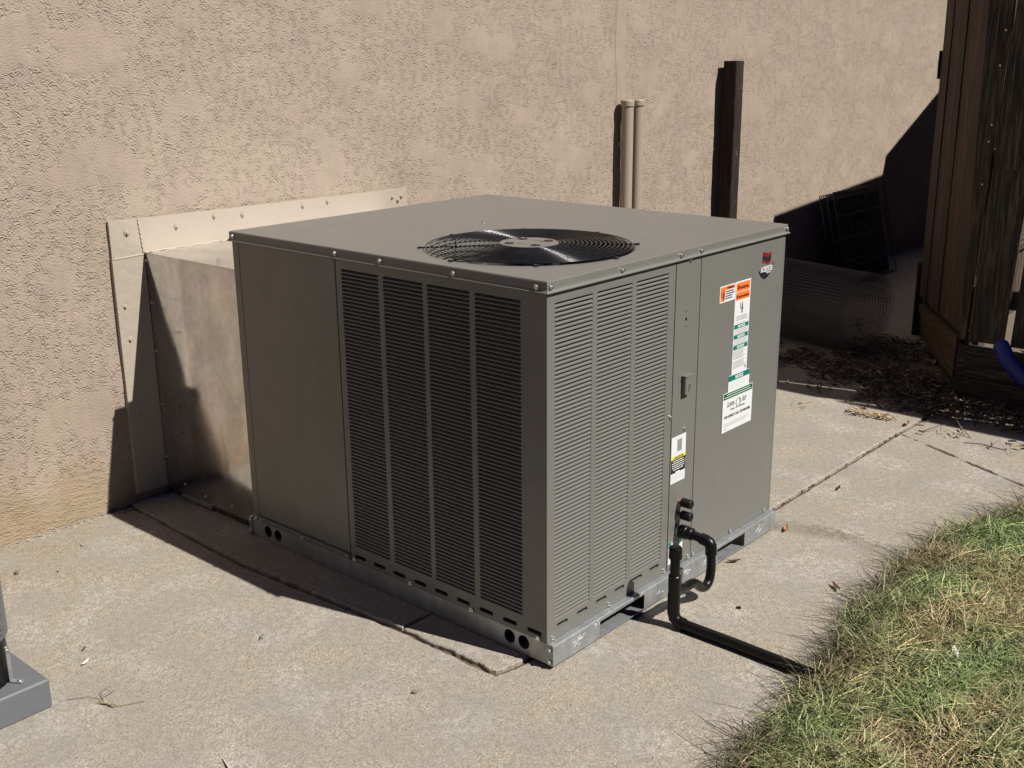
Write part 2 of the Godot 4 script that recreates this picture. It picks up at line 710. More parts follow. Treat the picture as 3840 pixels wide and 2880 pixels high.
func ground() -> void:
	var g := MB.new()
	g.quad(Vector3(-60, -0.03, 60), Vector3(60, -0.03, 60), Vector3(60, -0.03, -60), Vector3(-60, -0.03, -60))
	var o := put("ground", g, M.soil)
	tag(o, "bare brown soil around the concrete patio and under the lawn", "", "", "structure")
	var yard := MB.new()
	yard.quad(Vector3(3.02, -0.004, 30), Vector3(40, -0.004, 30), Vector3(40, -0.004, -1.79), Vector3(3.02, -0.004, -1.79))
	tag(put("yard_ground", yard, M.dry_ground), "pale dusty ground behind the wooden fence", "", "", "structure")
	var patio := thing("patio", "light tan concrete patio slabs along the stucco wall", "", Vector3.ZERO, "", "structure")
	var f := noise(0.09, 81, 2)
	# the pad that carries the unit
	var p := PackedVector2Array()
	ragged(Vector2(-0.118, -1.80), Vector2(-0.145, -1.10), 0.02, 0.006, p, f)
	ragged(Vector2(-0.145, -1.10), Vector2(-0.106, -0.428), 0.02, 0.006, p, f)
	ragged(Vector2(-0.106, -0.428), Vector2(0.60, -0.430), 0.02, 0.005, p, f)
	ragged(Vector2(0.60, -0.430), Vector2(0.60, -0.070), 0.05, 0.002, p, f)
	ragged(Vector2(0.60, -0.070), Vector2(2.35, -0.070), 0.03, 0.004, p, f)
	ragged(Vector2(2.35, -0.070), Vector2(2.95, -0.05), 0.03, 0.005, p, f)
	ragged(Vector2(2.95, -0.05), Vector2(3.06, -0.518), 0.05, 0.02, p, f)
	p.append(Vector2(9.0, -0.80))
	p.append(Vector2(9.0, -1.80))
	var a := MB.new()
	a.slab(p, -0.12, 0.0, 0.003)
	put("paving_slab", a, M.concrete, patio)
	p = PackedVector2Array()
	ragged(Vector2(-0.106, -0.422), Vector2(-0.101, -0.085), 0.015, 0.010, p, f)
	ragged(Vector2(-0.101, -0.085), Vector2(-0.03, -0.068), 0.012, 0.009, p, f)
	ragged(Vector2(-0.03, -0.068), Vector2(0.594, -0.070), 0.03, 0.004, p, f)
	ragged(Vector2(0.594, -0.070), Vector2(0.594, -0.424), 0.05, 0.002, p, f)
	ragged(Vector2(0.594, -0.424), Vector2(-0.10, -0.422), 0.02, 0.005, p, f)
	a = MB.new()
	a.slab(p, -0.12, -0.002, 0.003)
	put("paving_slab", a, M.concrete, patio)
	# the L-shaped slab left of and in front of the unit
	p = PackedVector2Array()
	ragged(Vector2(-0.155, -1.10), Vector2(-0.124, -1.80), 0.02, 0.004, p, f)
	p.append(Vector2(-0.126, -1.80))
	p.append(Vector2(-2.0, -1.80))
	p.append(Vector2(-2.0, 0.56))
	ragged(Vector2(-1.0, 0.56), Vector2(2.055, 0.56), 0.05, 0.006, p, f)
	ragged(Vector2(2.055, 0.56), Vector2(2.105, 0.449), 0.02, 0.008, p, f)
	ragged(Vector2(2.105, 0.449), Vector2(2.22, 0.211), 0.02, 0.012, p, f)
	ragged(Vector2(2.22, 0.211), Vector2(2.348, -0.058), 0.02, 0.012, p, f)
	ragged(Vector2(2.348, -0.058), Vector2(-0.03, -0.056), 0.03, 0.004, p, f)
	ragged(Vector2(-0.03, -0.056), Vector2(-0.115, -0.072), 0.012, 0.006, p, f)
	ragged(Vector2(-0.115, -0.072), Vector2(-0.116, -0.425), 0.015, 0.006, p, f)
	ragged(Vector2(-0.116, -0.425), Vector2(-0.155, -1.10), 0.02, 0.004, p, f)
	var b := MB.new()
	b.slab(p, -0.12, -0.009, 0.003)
	put("paving_slab", b, M.concrete, patio)
	p = PackedVector2Array()
	ragged(Vector2(2.353, -0.058), Vector2(2.225, 0.213), 0.02, 0.012, p, f)
	ragged(Vector2(2.225, 0.213), Vector2(2.110, 0.451), 0.02, 0.012, p, f)
	ragged(Vector2(2.110, 0.451), Vector2(2.06, 0.56), 0.02, 0.008, p, f)
	p.append(Vector2(2.97, 0.56))
	p.append(Vector2(2.97, -0.042))
	var d := MB.new()
	d.slab(p, -0.12, -0.009, 0.003)
	put("paving_slab", d, M.concrete, patio)
	# dirt packed in the joint
	var dirt := MB.new()
	dirt.tint = Color(0.10, 0.07, 0.045)
	dirt.quad(Vector3(-0.2, -0.014, -0.03), Vector3(2.9, -0.014, -0.03), Vector3(2.9, -0.014, -0.09), Vector3(-0.2, -0.014, -0.09))
	dirt.quad(Vector3(-0.20, -0.0142, -0.09), Vector3(-0.09, -0.0142, -0.09), Vector3(-0.09, -0.0142, -1.79), Vector3(-0.20, -0.0142, -1.79))
	dirt.quad(Vector3(2.03, -0.0144, 0.555), Vector3(2.12, -0.0144, 0.555), Vector3(2.40, -0.0144, -0.031), Vector3(2.31, -0.0144, -0.031))
	put("joint_dirt", dirt, M.coloured, patio).set_meta("kind", "stuff")


func wall() -> void:
	var f := noise(2.5, 85, 3)
	var xs := []
	var x := -5.0
	while x < 12.0:
		xs.append(x)
		x += 0.03 if x > -1.2 and x < 7.6 else 0.3
	var ys := []
	var y := -0.05
	while y < 3.3:
		ys.append(y)
		y += 0.03 if y < 2.3 else 0.25
	var g := MB.new()
	var first := 0
	for yy in ys:
		for xx in xs:
			var fringe: float = 0.006 * smooth(0.10, 0.0, yy) * (0.5 + f.get_noise_2d(xx * 6.0, yy * 6.0))
			var dz: float = 0.004 * f.get_noise_2d(xx, yy) + 0.002 * f.get_noise_2d(xx * 4.0, yy * 3.0) + fringe
			var e := 0.02
			var dzx: float = 0.004 * (f.get_noise_2d(xx + e, yy) - f.get_noise_2d(xx - e, yy)) / (2.0 * e) + 0.002 * (f.get_noise_2d((xx + e) * 4.0, yy * 3.0) - f.get_noise_2d((xx - e) * 4.0, yy * 3.0)) / (2.0 * e)
			var dzy: float = 0.004 * (f.get_noise_2d(xx, yy + e) - f.get_noise_2d(xx, yy - e)) / (2.0 * e) + 0.002 * (f.get_noise_2d(xx * 4.0, (yy + e) * 3.0) - f.get_noise_2d(xx * 4.0, (yy - e) * 3.0)) / (2.0 * e)
			g.vert(Vector3(xx, yy, WALL_Z - 0.005 + dz), Vector3(-dzx, -dzy, 1).normalized(), Vector2(xx, -yy))
	var nx := xs.size()
	for j in ys.size() - 1:
		for i in nx - 1:
			var a := first + j * nx + i
			g.ix.append_array(PackedInt32Array([a, a + nx + 1, a + 1, a, a + nx, a + nx + 1]))
	var top: float = ys[-1]
	var right: float = xs[-1]
	var back := WALL_Z - 0.22
	g.quad(Vector3(right, -0.05, back), Vector3(-5, -0.05, back), Vector3(-5, top, back), Vector3(right, top, back))
	g.quad(Vector3(-5, top, WALL_Z), Vector3(right, top, WALL_Z), Vector3(right, top, back), Vector3(-5, top, back))
	g.quad(Vector3(-5, -0.05, back), Vector3(-5, -0.05, WALL_Z), Vector3(-5, top, WALL_Z), Vector3(-5, top, back))
	g.quad(Vector3(right, -0.05, WALL_Z), Vector3(right, -0.05, back), Vector3(right, top, back), Vector3(right, top, WALL_Z))
	var o := put("stucco_wall", g, M.stucco)
	tag(o, "long beige textured stucco wall behind the air conditioner", "wall")


func board(mb: MB, at: Callable, a0: float, a1: float, b0: float, b1: float, y0: float, y1: float, o0: float, o1: float, segs := 8) -> void:
	# a vertical board along a wall line: from a0..a1 at the bottom to b0..b1 at the top; at(s, y, off) gives the point
	var prev := []
	for k in segs + 1:
		var t := float(k) / segs
		var y := lerpf(y0, y1, t)
		var l := lerpf(a0, b0, t) + (rng.randf() - 0.5) * 0.0022
		var r := lerpf(a1, b1, t) + (rng.randf() - 0.5) * 0.0022
		var w := (rng.randf() - 0.5) * 0.0018
		var ring := [at.call(l, y, o0 + w), at.call(r, y, o0 + w), at.call(r, y, o1 + w), at.call(l, y, o1 + w)]
		if k == 0:
			_face(mb, ring[0], ring[1], ring[2], ring[3], Vector3.DOWN)
		else:
			var mid: Vector3 = (ring[0] + ring[1] + ring[2] + ring[3] + prev[0] + prev[1] + prev[2] + prev[3]) / 8.0
			for e in 4:
				var j := (e + 1) % 4
				var c: Vector3 = (prev[e] + prev[j] + ring[e] + ring[j]) / 4.0
				_face(mb, prev[e], prev[j], ring[j], ring[e], c - mid)
		prev = ring
	_face(mb, prev[0], prev[1], prev[2], prev[3], Vector3.UP)


func _face(mb: MB, a: Vector3, b: Vector3, c: Vector3, d: Vector3, out: Vector3) -> void:
	if (c - a).cross(d - b).dot(out) > 0:
		mb.quad(a, b, c, d)
	else:
		mb.quad(d, c, b, a)


func wood_tint(base: Color, spread := 0.38) -> Color:
	var k := 1.0 + (rng.randf() - 0.5) * 2.0 * spread
	return Color(base.r * k, base.g * k * (1.0 + (rng.randf() - 0.5) * 0.1), base.b * k * (1.0 + (rng.randf() - 0.5) * 0.14))


func fence_and_gate() -> void:
	var weathered := Color(0.088, 0.076, 0.060)
	var reddish := Color(0.080, 0.044, 0.024)
	# ---- fence, its boards facing -x, running along z
	var fence := thing("wooden_fence", "weathered grey brown board fence with a kick board at its foot", "fence", Vector3.ZERO)
	var at := func(s: float, y: float, off: float) -> Vector3: return Vector3(FENCE_X + off, y, s)
	var top := 2.06
	# (bottom from, to, top from, to)
	var rows := [[-0.084, -0.060, -0.118, 0.004], [-0.049, 0.103, 0.015, 0.172]]
	var z := 0.136
	var zt := 0.205
	while z < 4.2:
		var w := 0.132 + rng.randf() * 0.012
		rows.append([z, z + w, zt, zt + w])
		var gap := 0.0012 + 0.0012 * rng.randf()
		for hot in [0.43, 1.20]:
			if absf(z + w - hot) < 0.07:
				gap = 0.118
		zt = lerpf(zt + w + gap, z + w + gap, 0.55)
		z += w + gap
		zt = maxf(zt, z)
	for r in rows:
		var b := MB.new()
		b.tint = wood_tint(weathered)
		b.uvo = Vector2(rng.randf() * 5.0, rng.randf() * 3.0)
		board(b, at, r[0], r[1], minf(r[2], r[3] - 0.02), r[3], 0.262 + 0.006 * rng.randf(), top + 0.012 * (rng.randf() - 0.5), 0.0, 0.018)
		put("board", b, M.wood, fence)
	for yy in [[0.42, 0.505], [1.02, 1.10], [1.76, 1.84]]:
		var b := MB.new()
		b.tint = wood_tint(weathered)
		b.swap = true
		b.box(Vector3(FENCE_X + 0.0205, yy[0], -0.10), Vector3(FENCE_X + 0.056, yy[1], 4.2), 0.003)
		put("rail", b, M.wood, fence)
	for yy in [[-0.02, 0.094, -0.004], [0.097, 0.240, 0.0]]:
		var b := MB.new()
		b.tint = wood_tint(Color(0.095, 0.083, 0.066), 0.1)
		b.swap = true
		b.uvo = Vector2(rng.randf(), rng.randf())
		b.box(Vector3(FENCE_X + yy[2] - 0.006, yy[0], -0.083), Vector3(FENCE_X + 0.030, yy[1], 4.2), 0.003)
		put("kick_board", b, M.wood, fence)
	for pz in [0.0, 2.1, 4.15]:
		var b := MB.new()
		b.tint = wood_tint(weathered)
		b.box(Vector3(FENCE_X + 0.058, -0.05, pz - 0.105), Vector3(FENCE_X + 0.145, top - 0.05, pz - 0.018), 0.004)
		put("fence_post", b, M.wood, fence)
	# nail heads that catch the light
	for q in [[1.58, -0.03], [1.44, -0.038], [1.20, -0.045], [1.13, -0.05], [0.95, -0.058]]:
		var b := MB.new()
		b.lathe(Transform3D(Basis(Vector3(0, 0, 1), Vector3(-1, 0, 0), Vector3(0, -1, 0)), Vector3(FENCE_X - 0.0015, q[0], q[1])), [Vector2(0.004, 0), Vector2(0.004, 0.001), Vector2(0, 0.0014)], 8)
		put("nail", b, M.zinc, fence)

	# ---- gate leaf, standing open into the yard
	var gate := thing("wooden_gate", "dark reddish brown plank gate standing open, patched at the foot with a light brown board", "gate", Vector3.ZERO)
	var gat := func(s: float, y: float, off: float) -> Vector3: return leaf_at(s, y, off)
	var s := 0.005
	var k := 0
	while s < 1.13:
		var w := minf(0.085 + rng.randf() * 0.075, 1.145 - s)
		var b := MB.new()
		b.tint = wood_tint(reddish, 0.5)
		b.uvo = Vector2(rng.randf() * 5.0, rng.randf() * 3.0)
		var low := lerpf(0.274, 0.219, s / 1.0) + 0.008 * rng.randf()
		board(b, gat, s, s + w, s, s + w, low + 0.012 * rng.randf(), 1.762, 0.010 * rng.randf() - 0.002, 0.020)
		put("board", b, M.wood, gate)
		s += w + (0.0035 if k in [5, 6, 2] else 0.0012)
		k += 1
	for yy in [[0.46, 0.54], [1.50, 1.58]]:
		var b := MB.new()
		b.tint = wood_tint(reddish)
		b.swap = true
		board(b, gat, 0.01, 1.14, 0.01, 1.14, yy[0], yy[1], 0.026, 0.062, 2)
		put("rail", b, M.wood, gate)
	var patch := MB.new()
	patch.tint = Color(0.11, 0.060, 0.018)
	patch.swap = true
	var fr := [leaf_at(0.707, 0.05, -0.012), leaf_at(0.03, 0.078, -0.012), leaf_at(0.022, 0.266, -0.012), leaf_at(1.0, 0.208, -0.012), leaf_at(1.02, 0.19, -0.012)]
	var bk := []
	for q in fr:
		bk.append(q + Vector3(LEAF_N.x, 0, LEAF_N.y) * 0.02)
	for i in range(1, 4):
		patch.tri(fr[0], fr[i + 1], fr[i])
		patch.tri(bk[0], bk[i], bk[i + 1])
	for i in 5:
		var j := (i + 1) % 5
		patch.quad(fr[i], fr[j], bk[j], bk[i])
	var foot := MB.new()  # added board behind the leaf, stops sun passing under the gate
	foot.tint = Color(0.08, 0.044, 0.024)
	foot.swap = true
	board(foot, gat, 0.0, 1.16, 0.0, 1.16, -0.03, 0.30, 0.026, 0.050, 2)
	put("added_sun_stop", foot, M.wood, gate)
	var po := put("patch_board", patch, M.wood, gate)
	po.set_meta("label", "light yellow brown board nailed across the foot of the gate")
	var post_b := MB.new()
	post_b.tint = Color(0.06, 0.045, 0.03)
	board(post_b, gat, 1.150, 1.185, 1.150, 1.185, -0.02, 0.40, -0.01, 0.03, 3)
	put("drop_bolt", post_b, M.wood, gate)
	var hinge := MB.new()
	board(hinge, gat, 1.146, 1.163, 1.146, 1.163, 1.36, 1.50, -0.006, 0.02, 2)
	put("latch_plate", hinge, M.black_cap, gate)


func beyond() -> void:
	# unseen fence and shed, added to cast the shade on the far wall
	var fence := thing("added_back_fence", "added unseen board fence, shaped to shade the foot of the wall", "fence", Vector3.ZERO)
	var at := func(s: float, y: float, off: float) -> Vector3: return Vector3(s, y, -0.455 - (s - 4.756) * 0.07 + off)
	var x := 4.02
	while x < 6.31:
		var w := minf(0.145, 6.318 - x)
		var b := MB.new()
		b.tint = wood_tint(Color(0.12, 0.09, 0.065))
		b.uvo = Vector2(rng.randf() * 5.0, rng.randf() * 3.0)
		var h := 2.0 if x + w * 0.5 < 4.756 else 2.06
		board(b, at, x, x + w, x, x + w, 0.0, h, 0.0, 0.02, 2)
		put("board", b, M.wood, fence)
		x += w + 0.0004
	for yy in [0.4, 1.7]:
		var b := MB.new()
		b.tint = Color(0.12, 0.09, 0.065)
		b.swap = true
		board(b, at, 4.02, 6.31, 4.02, 6.31, yy, yy + 0.09, 0.022, 0.058, 2)
		put("rail", b, M.wood, fence)
	# added shed, its roof slope shaped to the shadow on the wall
	var shed := thing("added_shed", "added unseen brown shed, its sloping roof shaped to cast the wall shadow", "shed", Vector3.ZERO)
	var w := MB.new()
	w.tint = Color(0.14, 0.10, 0.07)
	var za := -0.60
	var zb := 1.6
	var p := [Vector3(6.36, -0.03, zb), Vector3(8.8, -0.03, zb), Vector3(8.8, -0.03, za), Vector3(6.36, -0.03, za), Vector3(6.36, 2.15, zb), Vector3(8.8, 3.32, zb), Vector3(8.8, 3.32, za), Vector3(6.36, 2.15, za)]
	w.hexa(p)
	put("wall", w, M.wood, shed)
	var r := MB.new()
	r.hexa([Vector3(6.345, 2.150, zb + 0.1), Vector3(8.95, 3.400, zb + 0.1), Vector3(8.95, 3.400, za + 0.04), Vector3(6.345, 2.150, za + 0.04), Vector3(6.345, 2.197, zb + 0.1), Vector3(8.95, 3.447, zb + 0.1), Vector3(8.95, 3.447, za + 0.04), Vector3(6.345, 2.197, za + 0.04)])
	put("roof", r, M.roof_dark, shed)


# ---------------------------------------------------------------- duct and flashing
func duct() -> void:
	var d := thing("supply_duct", "galvanised sheet metal duct box between the unit and the stucco wall", "duct", Vector3.ZERO)
	var x0 := 0.03
	var x1 := 1.12
	var z0 := WALL_Z + 0.002
	var z1 := -1.236
	var y0 := 0.022
	var y1 := 0.870
	# side facing the open patio, gently buckled
	for side in [0, 1]:
		var g := MB.new()
		var x: float = x0 if side == 0 else x1
		var ny := 24
		var nz := 16
		for j in ny + 1:
			for i in nz + 1:
				var u := float(i) / nz
				var vv := float(j) / ny
				var bulge := 0.004 * sin(PI * u) * sin(PI * vv) + 0.0016 * sin(PI * 3.0 * u) * sin(PI * 2.0 * vv + 0.6)
				var bu := 0.004 * PI * cos(PI * u) * sin(PI * vv) + 0.0016 * PI * 3.0 * cos(PI * 3.0 * u) * sin(PI * 2.0 * vv + 0.6)
				var bv := 0.004 * PI * sin(PI * u) * cos(PI * vv) + 0.0016 * sin(PI * 3.0 * u) * PI * 2.0 * cos(PI * 2.0 * vv + 0.6)
				var sg := -1.0 if side == 0 else 1.0
				var nn := Vector3(sg, -bv / (y1 - y0), -bu / (z1 - z0)).normalized()
				g.vert(Vector3(x + sg * bulge, lerpf(y0, y1, vv), lerpf(z0, z1, u)), nn, Vector2(u, vv))
		for j in ny:
			for i in nz:
				var a := j * (nz + 1) + i
				var q := PackedInt32Array([a, a + nz + 2, a + 1, a, a + nz + 1, a + nz + 2])
				if side == 1:
					q = PackedInt32Array([a, a + 1, a + nz + 2, a, a + nz + 2, a + nz + 1])
				g.ix.append_array(q)
		put("duct_side", g, M.galvanised, d)
	# top sheet with the shallow cross break that a sheet metal worker folds in
	var t := MB.new()
	var nx := 40
	var nz2 := 20
	var hgt := func(u: float, vv: float) -> float:
		return 0.0055 * (sin(PI * u * 2.0) * sin(PI * u * 2.0)) * sin(PI * vv) + 0.002 * sin(PI * u)
	for j in nz2 + 1:
		for i in nx + 1:
			var u := float(i) / nx
			var vv := float(j) / nz2
			var e := 0.004
			var du: float = (hgt.call(u + e, vv) - hgt.call(u - e, vv)) / (2.0 * e) / (x1 - x0)
			var dv: float = (hgt.call(u, vv + e) - hgt.call(u, vv - e)) / (2.0 * e) / (z1 - z0)
			t.vert(Vector3(lerpf(x0, x1, u), y1 + hgt.call(u, vv), lerpf(z0, z1, vv)), Vector3(-du, 1, -dv).normalized(), Vector2(u, vv))
	for j in nz2:
		for i in nx:
			var a := j * (nx + 1) + i
			t.ix.append_array(PackedInt32Array([a, a + 1, a + nx + 2, a, a + nx + 2, a + nx + 1]))
	put("duct_top", t, M.galvanised, d)
	var bt := MB.new()
	bt.box(Vector3(x0 + 0.002, y0 - 0.002, z0), Vector3(x1 - 0.002, y0, z1))
	put("duct_bottom", bt, M.galvanised, d)
	# folded seam along the top edge, a lip along the foot
	var seam := MB.new()
	seam.tube([Vector3(x0 - 0.001, y1 + 0.0015, z0), Vector3(x0 - 0.001, y1 + 0.0015, z1)], 0.0026, 8)
	put("duct_seam", seam, M.galvanised, d)
	var lip := MB.new()
	lip.box(Vector3(x0 - 0.006, 0.008, -1.70), Vector3(x0 + 0.02, 0.021, -1.52), 0.001)
	put("shim", lip, M.galvanised_rail, d)
	var lip2 := MB.new()
	lip2.tint = Color(0.10, 0.08, 0.06)  # timber strip that stands in for the shade under the duct
	lip2.box(Vector3(x0 + 0.004, 0.0, -1.79), Vector3(x0 + 0.05, 0.019, z1))
	put("shade_sleeper", lip2, M.wood, d)
	var sc := Transform3D(Basis(Vector3(0, 0, 1), Vector3.UP, Vector3(-1, 0, 0)).scaled(Vector3.ONE * 0.72), Vector3.ZERO)
	for q in [[0.845, -1.785], [0.70, -1.78], [0.53, -1.785], [0.335, -1.782], [0.14, -1.785], [0.06, -1.68], [0.045, -1.56], [0.052, -1.40]]:
		var o := sc
		o.origin = Vector3(x0 - 0.0012, q[0], q[1])
		put("screw", screw_mesh, M.zinc, d, o)
	for q in [[0.05, -1.785], [0.33, -1.785], [0.04, -1.50]]:
		var o := Transform3D(Basis(Vector3.RIGHT, Vector3(0, 0, -1), Vector3.UP).scaled(Vector3.ONE * 0.72), Vector3(q[0], y1 + 0.001, q[1]))
		put("screw", screw_mesh, M.zinc, d, o)

	# painted flashing on the wall round the duct
	var fl := thing("wall_flashing", "beige painted metal flashing framing the duct on the stucco wall", "flashing", Vector3.ZERO)
	var top := MB.new()
	top.hexa([Vector3(-0.09, 0.866, WALL_Z + 0.009), Vector3(1.254, 0.866, WALL_Z + 0.009), Vector3(1.254, 0.866, WALL_Z - 0.01), Vector3(-0.09, 0.866, WALL_Z - 0.01), Vector3(-0.09, 0.988, WALL_Z + 0.009), Vector3(1.254, 0.975, WALL_Z + 0.009), Vector3(1.254, 0.975, WALL_Z - 0.01), Vector3(-0.09, 0.988, WALL_Z - 0.01)])
	put("flashing_strip", top, M.flashing_paint, fl)
	for q in [[-0.092, 0.029], [1.121, 1.242]]:
		var leg := MB.new()
		leg.box(Vector3(q[0], 0.03, WALL_Z - 0.01), Vector3(q[1], 0.865, WALL_Z + 0.011), 0.001)
		put("flashing_strip", leg, M.flashing_paint, fl)
	# lumpy painted caulk over the joints
	for line in [[Vector3(0.016, 0.985, 0), Vector3(0.026, 0.870, 0)], [Vector3(-0.088, 0.862, 0), Vector3(0.024, 0.866, 0)], [Vector3(0.03, 0.872, 0.0), Vector3(0.62, 0.874, 0.0)]]:
		var pts := []
		var rad := []
		for k in 25:
			var u := k / 24.0
			var q: Vector3 = line[0].lerp(line[1], u)
			q.z = WALL_Z + 0.0098
			q.x += 0.002 * sin(k * 1.9) + 0.001 * rng.randf()
			q.y += 0.0012 * sin(k * 2.3 + 1.0)
			pts.append(q)
			rad.append(0.0026 + 0.0010 * rng.randf())
		var cb := MB.new()
		cb.tube(pts, rad, 7)
		put("caulk_bead", cb, M.caulk, fl)
	# fasteners lost under paint
	for q in [[-0.028, 0.945, 1.5], [0.16, 0.943, 1], [0.315, 0.962, 1], [0.435, 0.955, 1.1], [0.71, 0.957, 1.0], [0.83, 0.962, 0.9], [1.2, 0.93, 1.2], [1.22, 0.945, 1.0], [1.17, 0.945, 1.0], [-0.064, 0.70, 1.1], [-0.058, 0.585, 1.3], [-0.045, 0.425, 0.5], [-0.05, 0.315, 1.0], [-0.052, 0.205, 1.0]]:
		var b := MB.new()
		var r0: float = 0.008 * q[2]
		b.lathe(Transform3D(Basis(Vector3.RIGHT, Vector3(0, 0, 1), Vector3(0, -1, 0)).rotated(Vector3.RIGHT, 0.15), Vector3(q[0], q[1], WALL_Z + 0.010)), [Vector2(r0, 0), Vector2(r0 * 0.9, 0.0025), Vector2(r0 * 0.5, 0.0035), Vector2(r0 * 0.45, 0.0075), Vector2(0, 0.009)], 9)
		put("painted_nail", b, M.flashing_paint, fl)


# ---------------------------------------------------------------- the air conditioner
func louver_mesh(w: float, pitch: float) -> ArrayMesh:
	var b := MB.new()
	var h := 0.0088
	var deep := 0.0155
	var r := 0.0040
	var xs := [0.0, 0.0008, 0.0022, 0.0040, 0.0075]
	var ends := []
	for e in xs:
		ends.append(e - w * 0.5)
	ends.append(0.0)
	for k in xs.size():
		ends.append(w * 0.5 - xs[xs.size() - 1 - k])
	for k in ends.size() - 1:
		var q := []
		for x in [ends[k], ends[k + 1]]:
			var e := w * 0.5 - absf(x)
			var yt := h
			if e < r:
				yt = h - r + sqrt(maxf(0.0, r * r - (r - e) * (r - e)))
			var yb := 0.0006 if e > 0.001 else 0.0006
			var f := smooth(-0.0005, 0.006, e)
			q.append([x, yb, yt, f])
		var a: Array = q[0]
		var c: Array = q[1]
		# slat leaning inwards
		b.quad(Vector3(a[0], a[1], 0), Vector3(c[0], c[1], 0), Vector3(c[0], c[2] - 0.0002, -deep * c[3]), Vector3(a[0], a[2] - 0.0002, -deep * a[3]))
		# strip of sheet above the opening
		b.quad(Vector3(a[0], a[2], 0), Vector3(c[0], c[2], 0), Vector3(c[0], pitch, 0), Vector3(a[0], pitch, 0))
		b.quad(Vector3(a[0], 0, 0), Vector3(c[0], 0, 0), Vector3(c[0], c[1], 0), Vector3(a[0], a[1], 0))
	return b.done()


func air_conditioner() -> void:
	var u := thing("air_conditioner", "large taupe packaged air conditioner with louvred sides and a fan grille on top", "air conditioner", Vector3.ZERO)
	var paint: Material = M.taupe_paint
	var W := LID_W
	var D := LID_D
	# frames of the two visible faces: x along the face, y up, z outwards
	var FR := Transform3D(Basis(Vector3.RIGHT, Vector3.UP, Vector3(0, 0, 1)), Vector3.ZERO)      # z = 0, x is world x
	var LF := Transform3D(Basis(Vector3(0, 0, 1), Vector3.UP, Vector3(-1, 0, 0)), Vector3.ZERO)  # x = 0, x is world z
	var y0 := 0.062
	var y1 := 0.975
	var rows := 76
	var ly0 := 0.112
	var ly1 := 0.946
	var pitch := (ly1 - ly0) / rows
	var fcols := [[0.028, 0.177], [0.193, 0.3425], [0.3595, 0.5085]]
	var lcols := [[-0.735, -0.5825], [-0.566, -0.413], [-0.399, -0.2485], [-0.232, -0.0805]]

	# ---- louvred panel, bent round the near corner
	var panel := MB.new()
	panel.plate(FR, 0.0, 0.5405, y0, ly0, [[0.062, 0.0945, 0.046, 0.012, 0.006], [0.145, 0.0947, 0.046, 0.012, 0.006], [0.228, 0.095, 0.046, 0.012, 0.006], [0.311, 0.0955, 0.046, 0.012, 0.006], [0.395, 0.096, 0.046, 0.012, 0.006], [0.478, 0.0965, 0.046, 0.012, 0.006]], 0.008)
	panel.plate(FR, 0.0, 0.5405, ly1, y1)
	var at := 0.0
	for q in fcols:
		panel.plate(FR, at, q[0], ly0, ly1)
		at = q[1]
	panel.plate(FR, at, 0.5405, ly0, ly1)
	var slots := []
	for k in 9:
		slots.append([-0.716 + k * 0.08425, 0.0805, 0.050, 0.0125, 0.006])
	panel.plate(LF, -0.7565, 0.0, y0, ly0, slots, 0.008)
	panel.plate(LF, -0.7565, 0.0, ly1, y1)
	at = -0.7565
	for q in lcols:
		panel.plate(LF, at, q[0], ly0, ly1)
		at = q[1]
	panel.plate(LF, at, 0.0, ly0, ly1)
	# returns at the two seams
	panel.quad(Vector3(0.5405, y0, 0), Vector3(0.5405, y0, -0.02), Vector3(0.5405, y1, -0.02), Vector3(0.5405, y1, 0))
	panel.quad(Vector3(0, y0, -0.7565), Vector3(0, y1, -0.7565), Vector3(0.02, y1, -0.7565), Vector3(0.02, y0, -0.7565))
	var po := put("louvered_panel", panel, paint, u)
	var lm := louver_mesh(0.1498, pitch)
	for q in fcols:
		for k in rows:
			put("louver", lm, paint, po, Transform3D(Basis.from_scale(Vector3((q[1] - q[0]) / 0.1498, 1, 1)), Vector3((q[0] + q[1]) * 0.5, ly0 + k * pitch, 0)))
	var rest := MB.new()
	var arr := lm.surface_get_arrays(0)
	for ci in 4:
		var q: Array = lcols[ci]
		for k in rows:
			var t := LF * Transform3D(Basis.from_scale(Vector3((q[1] - q[0]) / 0.1498, 1, 1)), Vector3((q[0] + q[1]) * 0.5, ly0 + k * pitch, 0))
			if ci == 3 and k >= 4:
				put("louver", lm, paint, po, t)
				continue
			var off := rest.v.size()
			for i in arr[Mesh.ARRAY_VERTEX].size():
				rest.vert(t * arr[Mesh.ARRAY_VERTEX][i], (t.basis * arr[Mesh.ARRAY_NORMAL][i]).normalized(), Vector2.ZERO)
			for i in arr[Mesh.ARRAY_INDEX]:
				rest.ix.append(off + i)
	put("louver", rest, paint, po).set_meta("kind", "stuff")

	# ---- plain side panel with its folded foot, corner post, right hand panels
	var sp := MB.new()
	sp.box(Vector3(-0.001, 0.084, -1.2045), Vector3(0.015, y1, -0.7605), 0.0012)
	put("side_panel", sp, paint, u)
	var foot := MB.new()
	foot.box(Vector3(-0.012, 0.078, -1.2045), Vector3(0.012, 0.0832, -0.7605), 0.0008)
	foot.box(Vector3(-0.003, 0.0625, -1.2045), Vector3(0.014, 0.0775, -0.7605), 0.0008)
	put("panel_foot", foot, paint, u)
	var cp := MB.new()
	cp.box(Vector3(0.0, y0, -1.238), Vector3(0.02, y1, -1.2075), 0.0015)
	put("corner_post", cp, paint, u)
	var back := MB.new()
	back.box(Vector3(0.02, y0, -1.2385), Vector3(W - 0.004, y1, -1.2285), 0.001)
	put("back_panel", back, paint, u)
	var control := MB.new()
	control.plate(FR, 0.5445, 0.6655, 0.064, 0.770)
	control.plate(FR, 0.5445, 0.6655, 0.770, 0.790, [[0.5995, 0.7805, 0.005, 0.005, 0.0025]], 0.004)
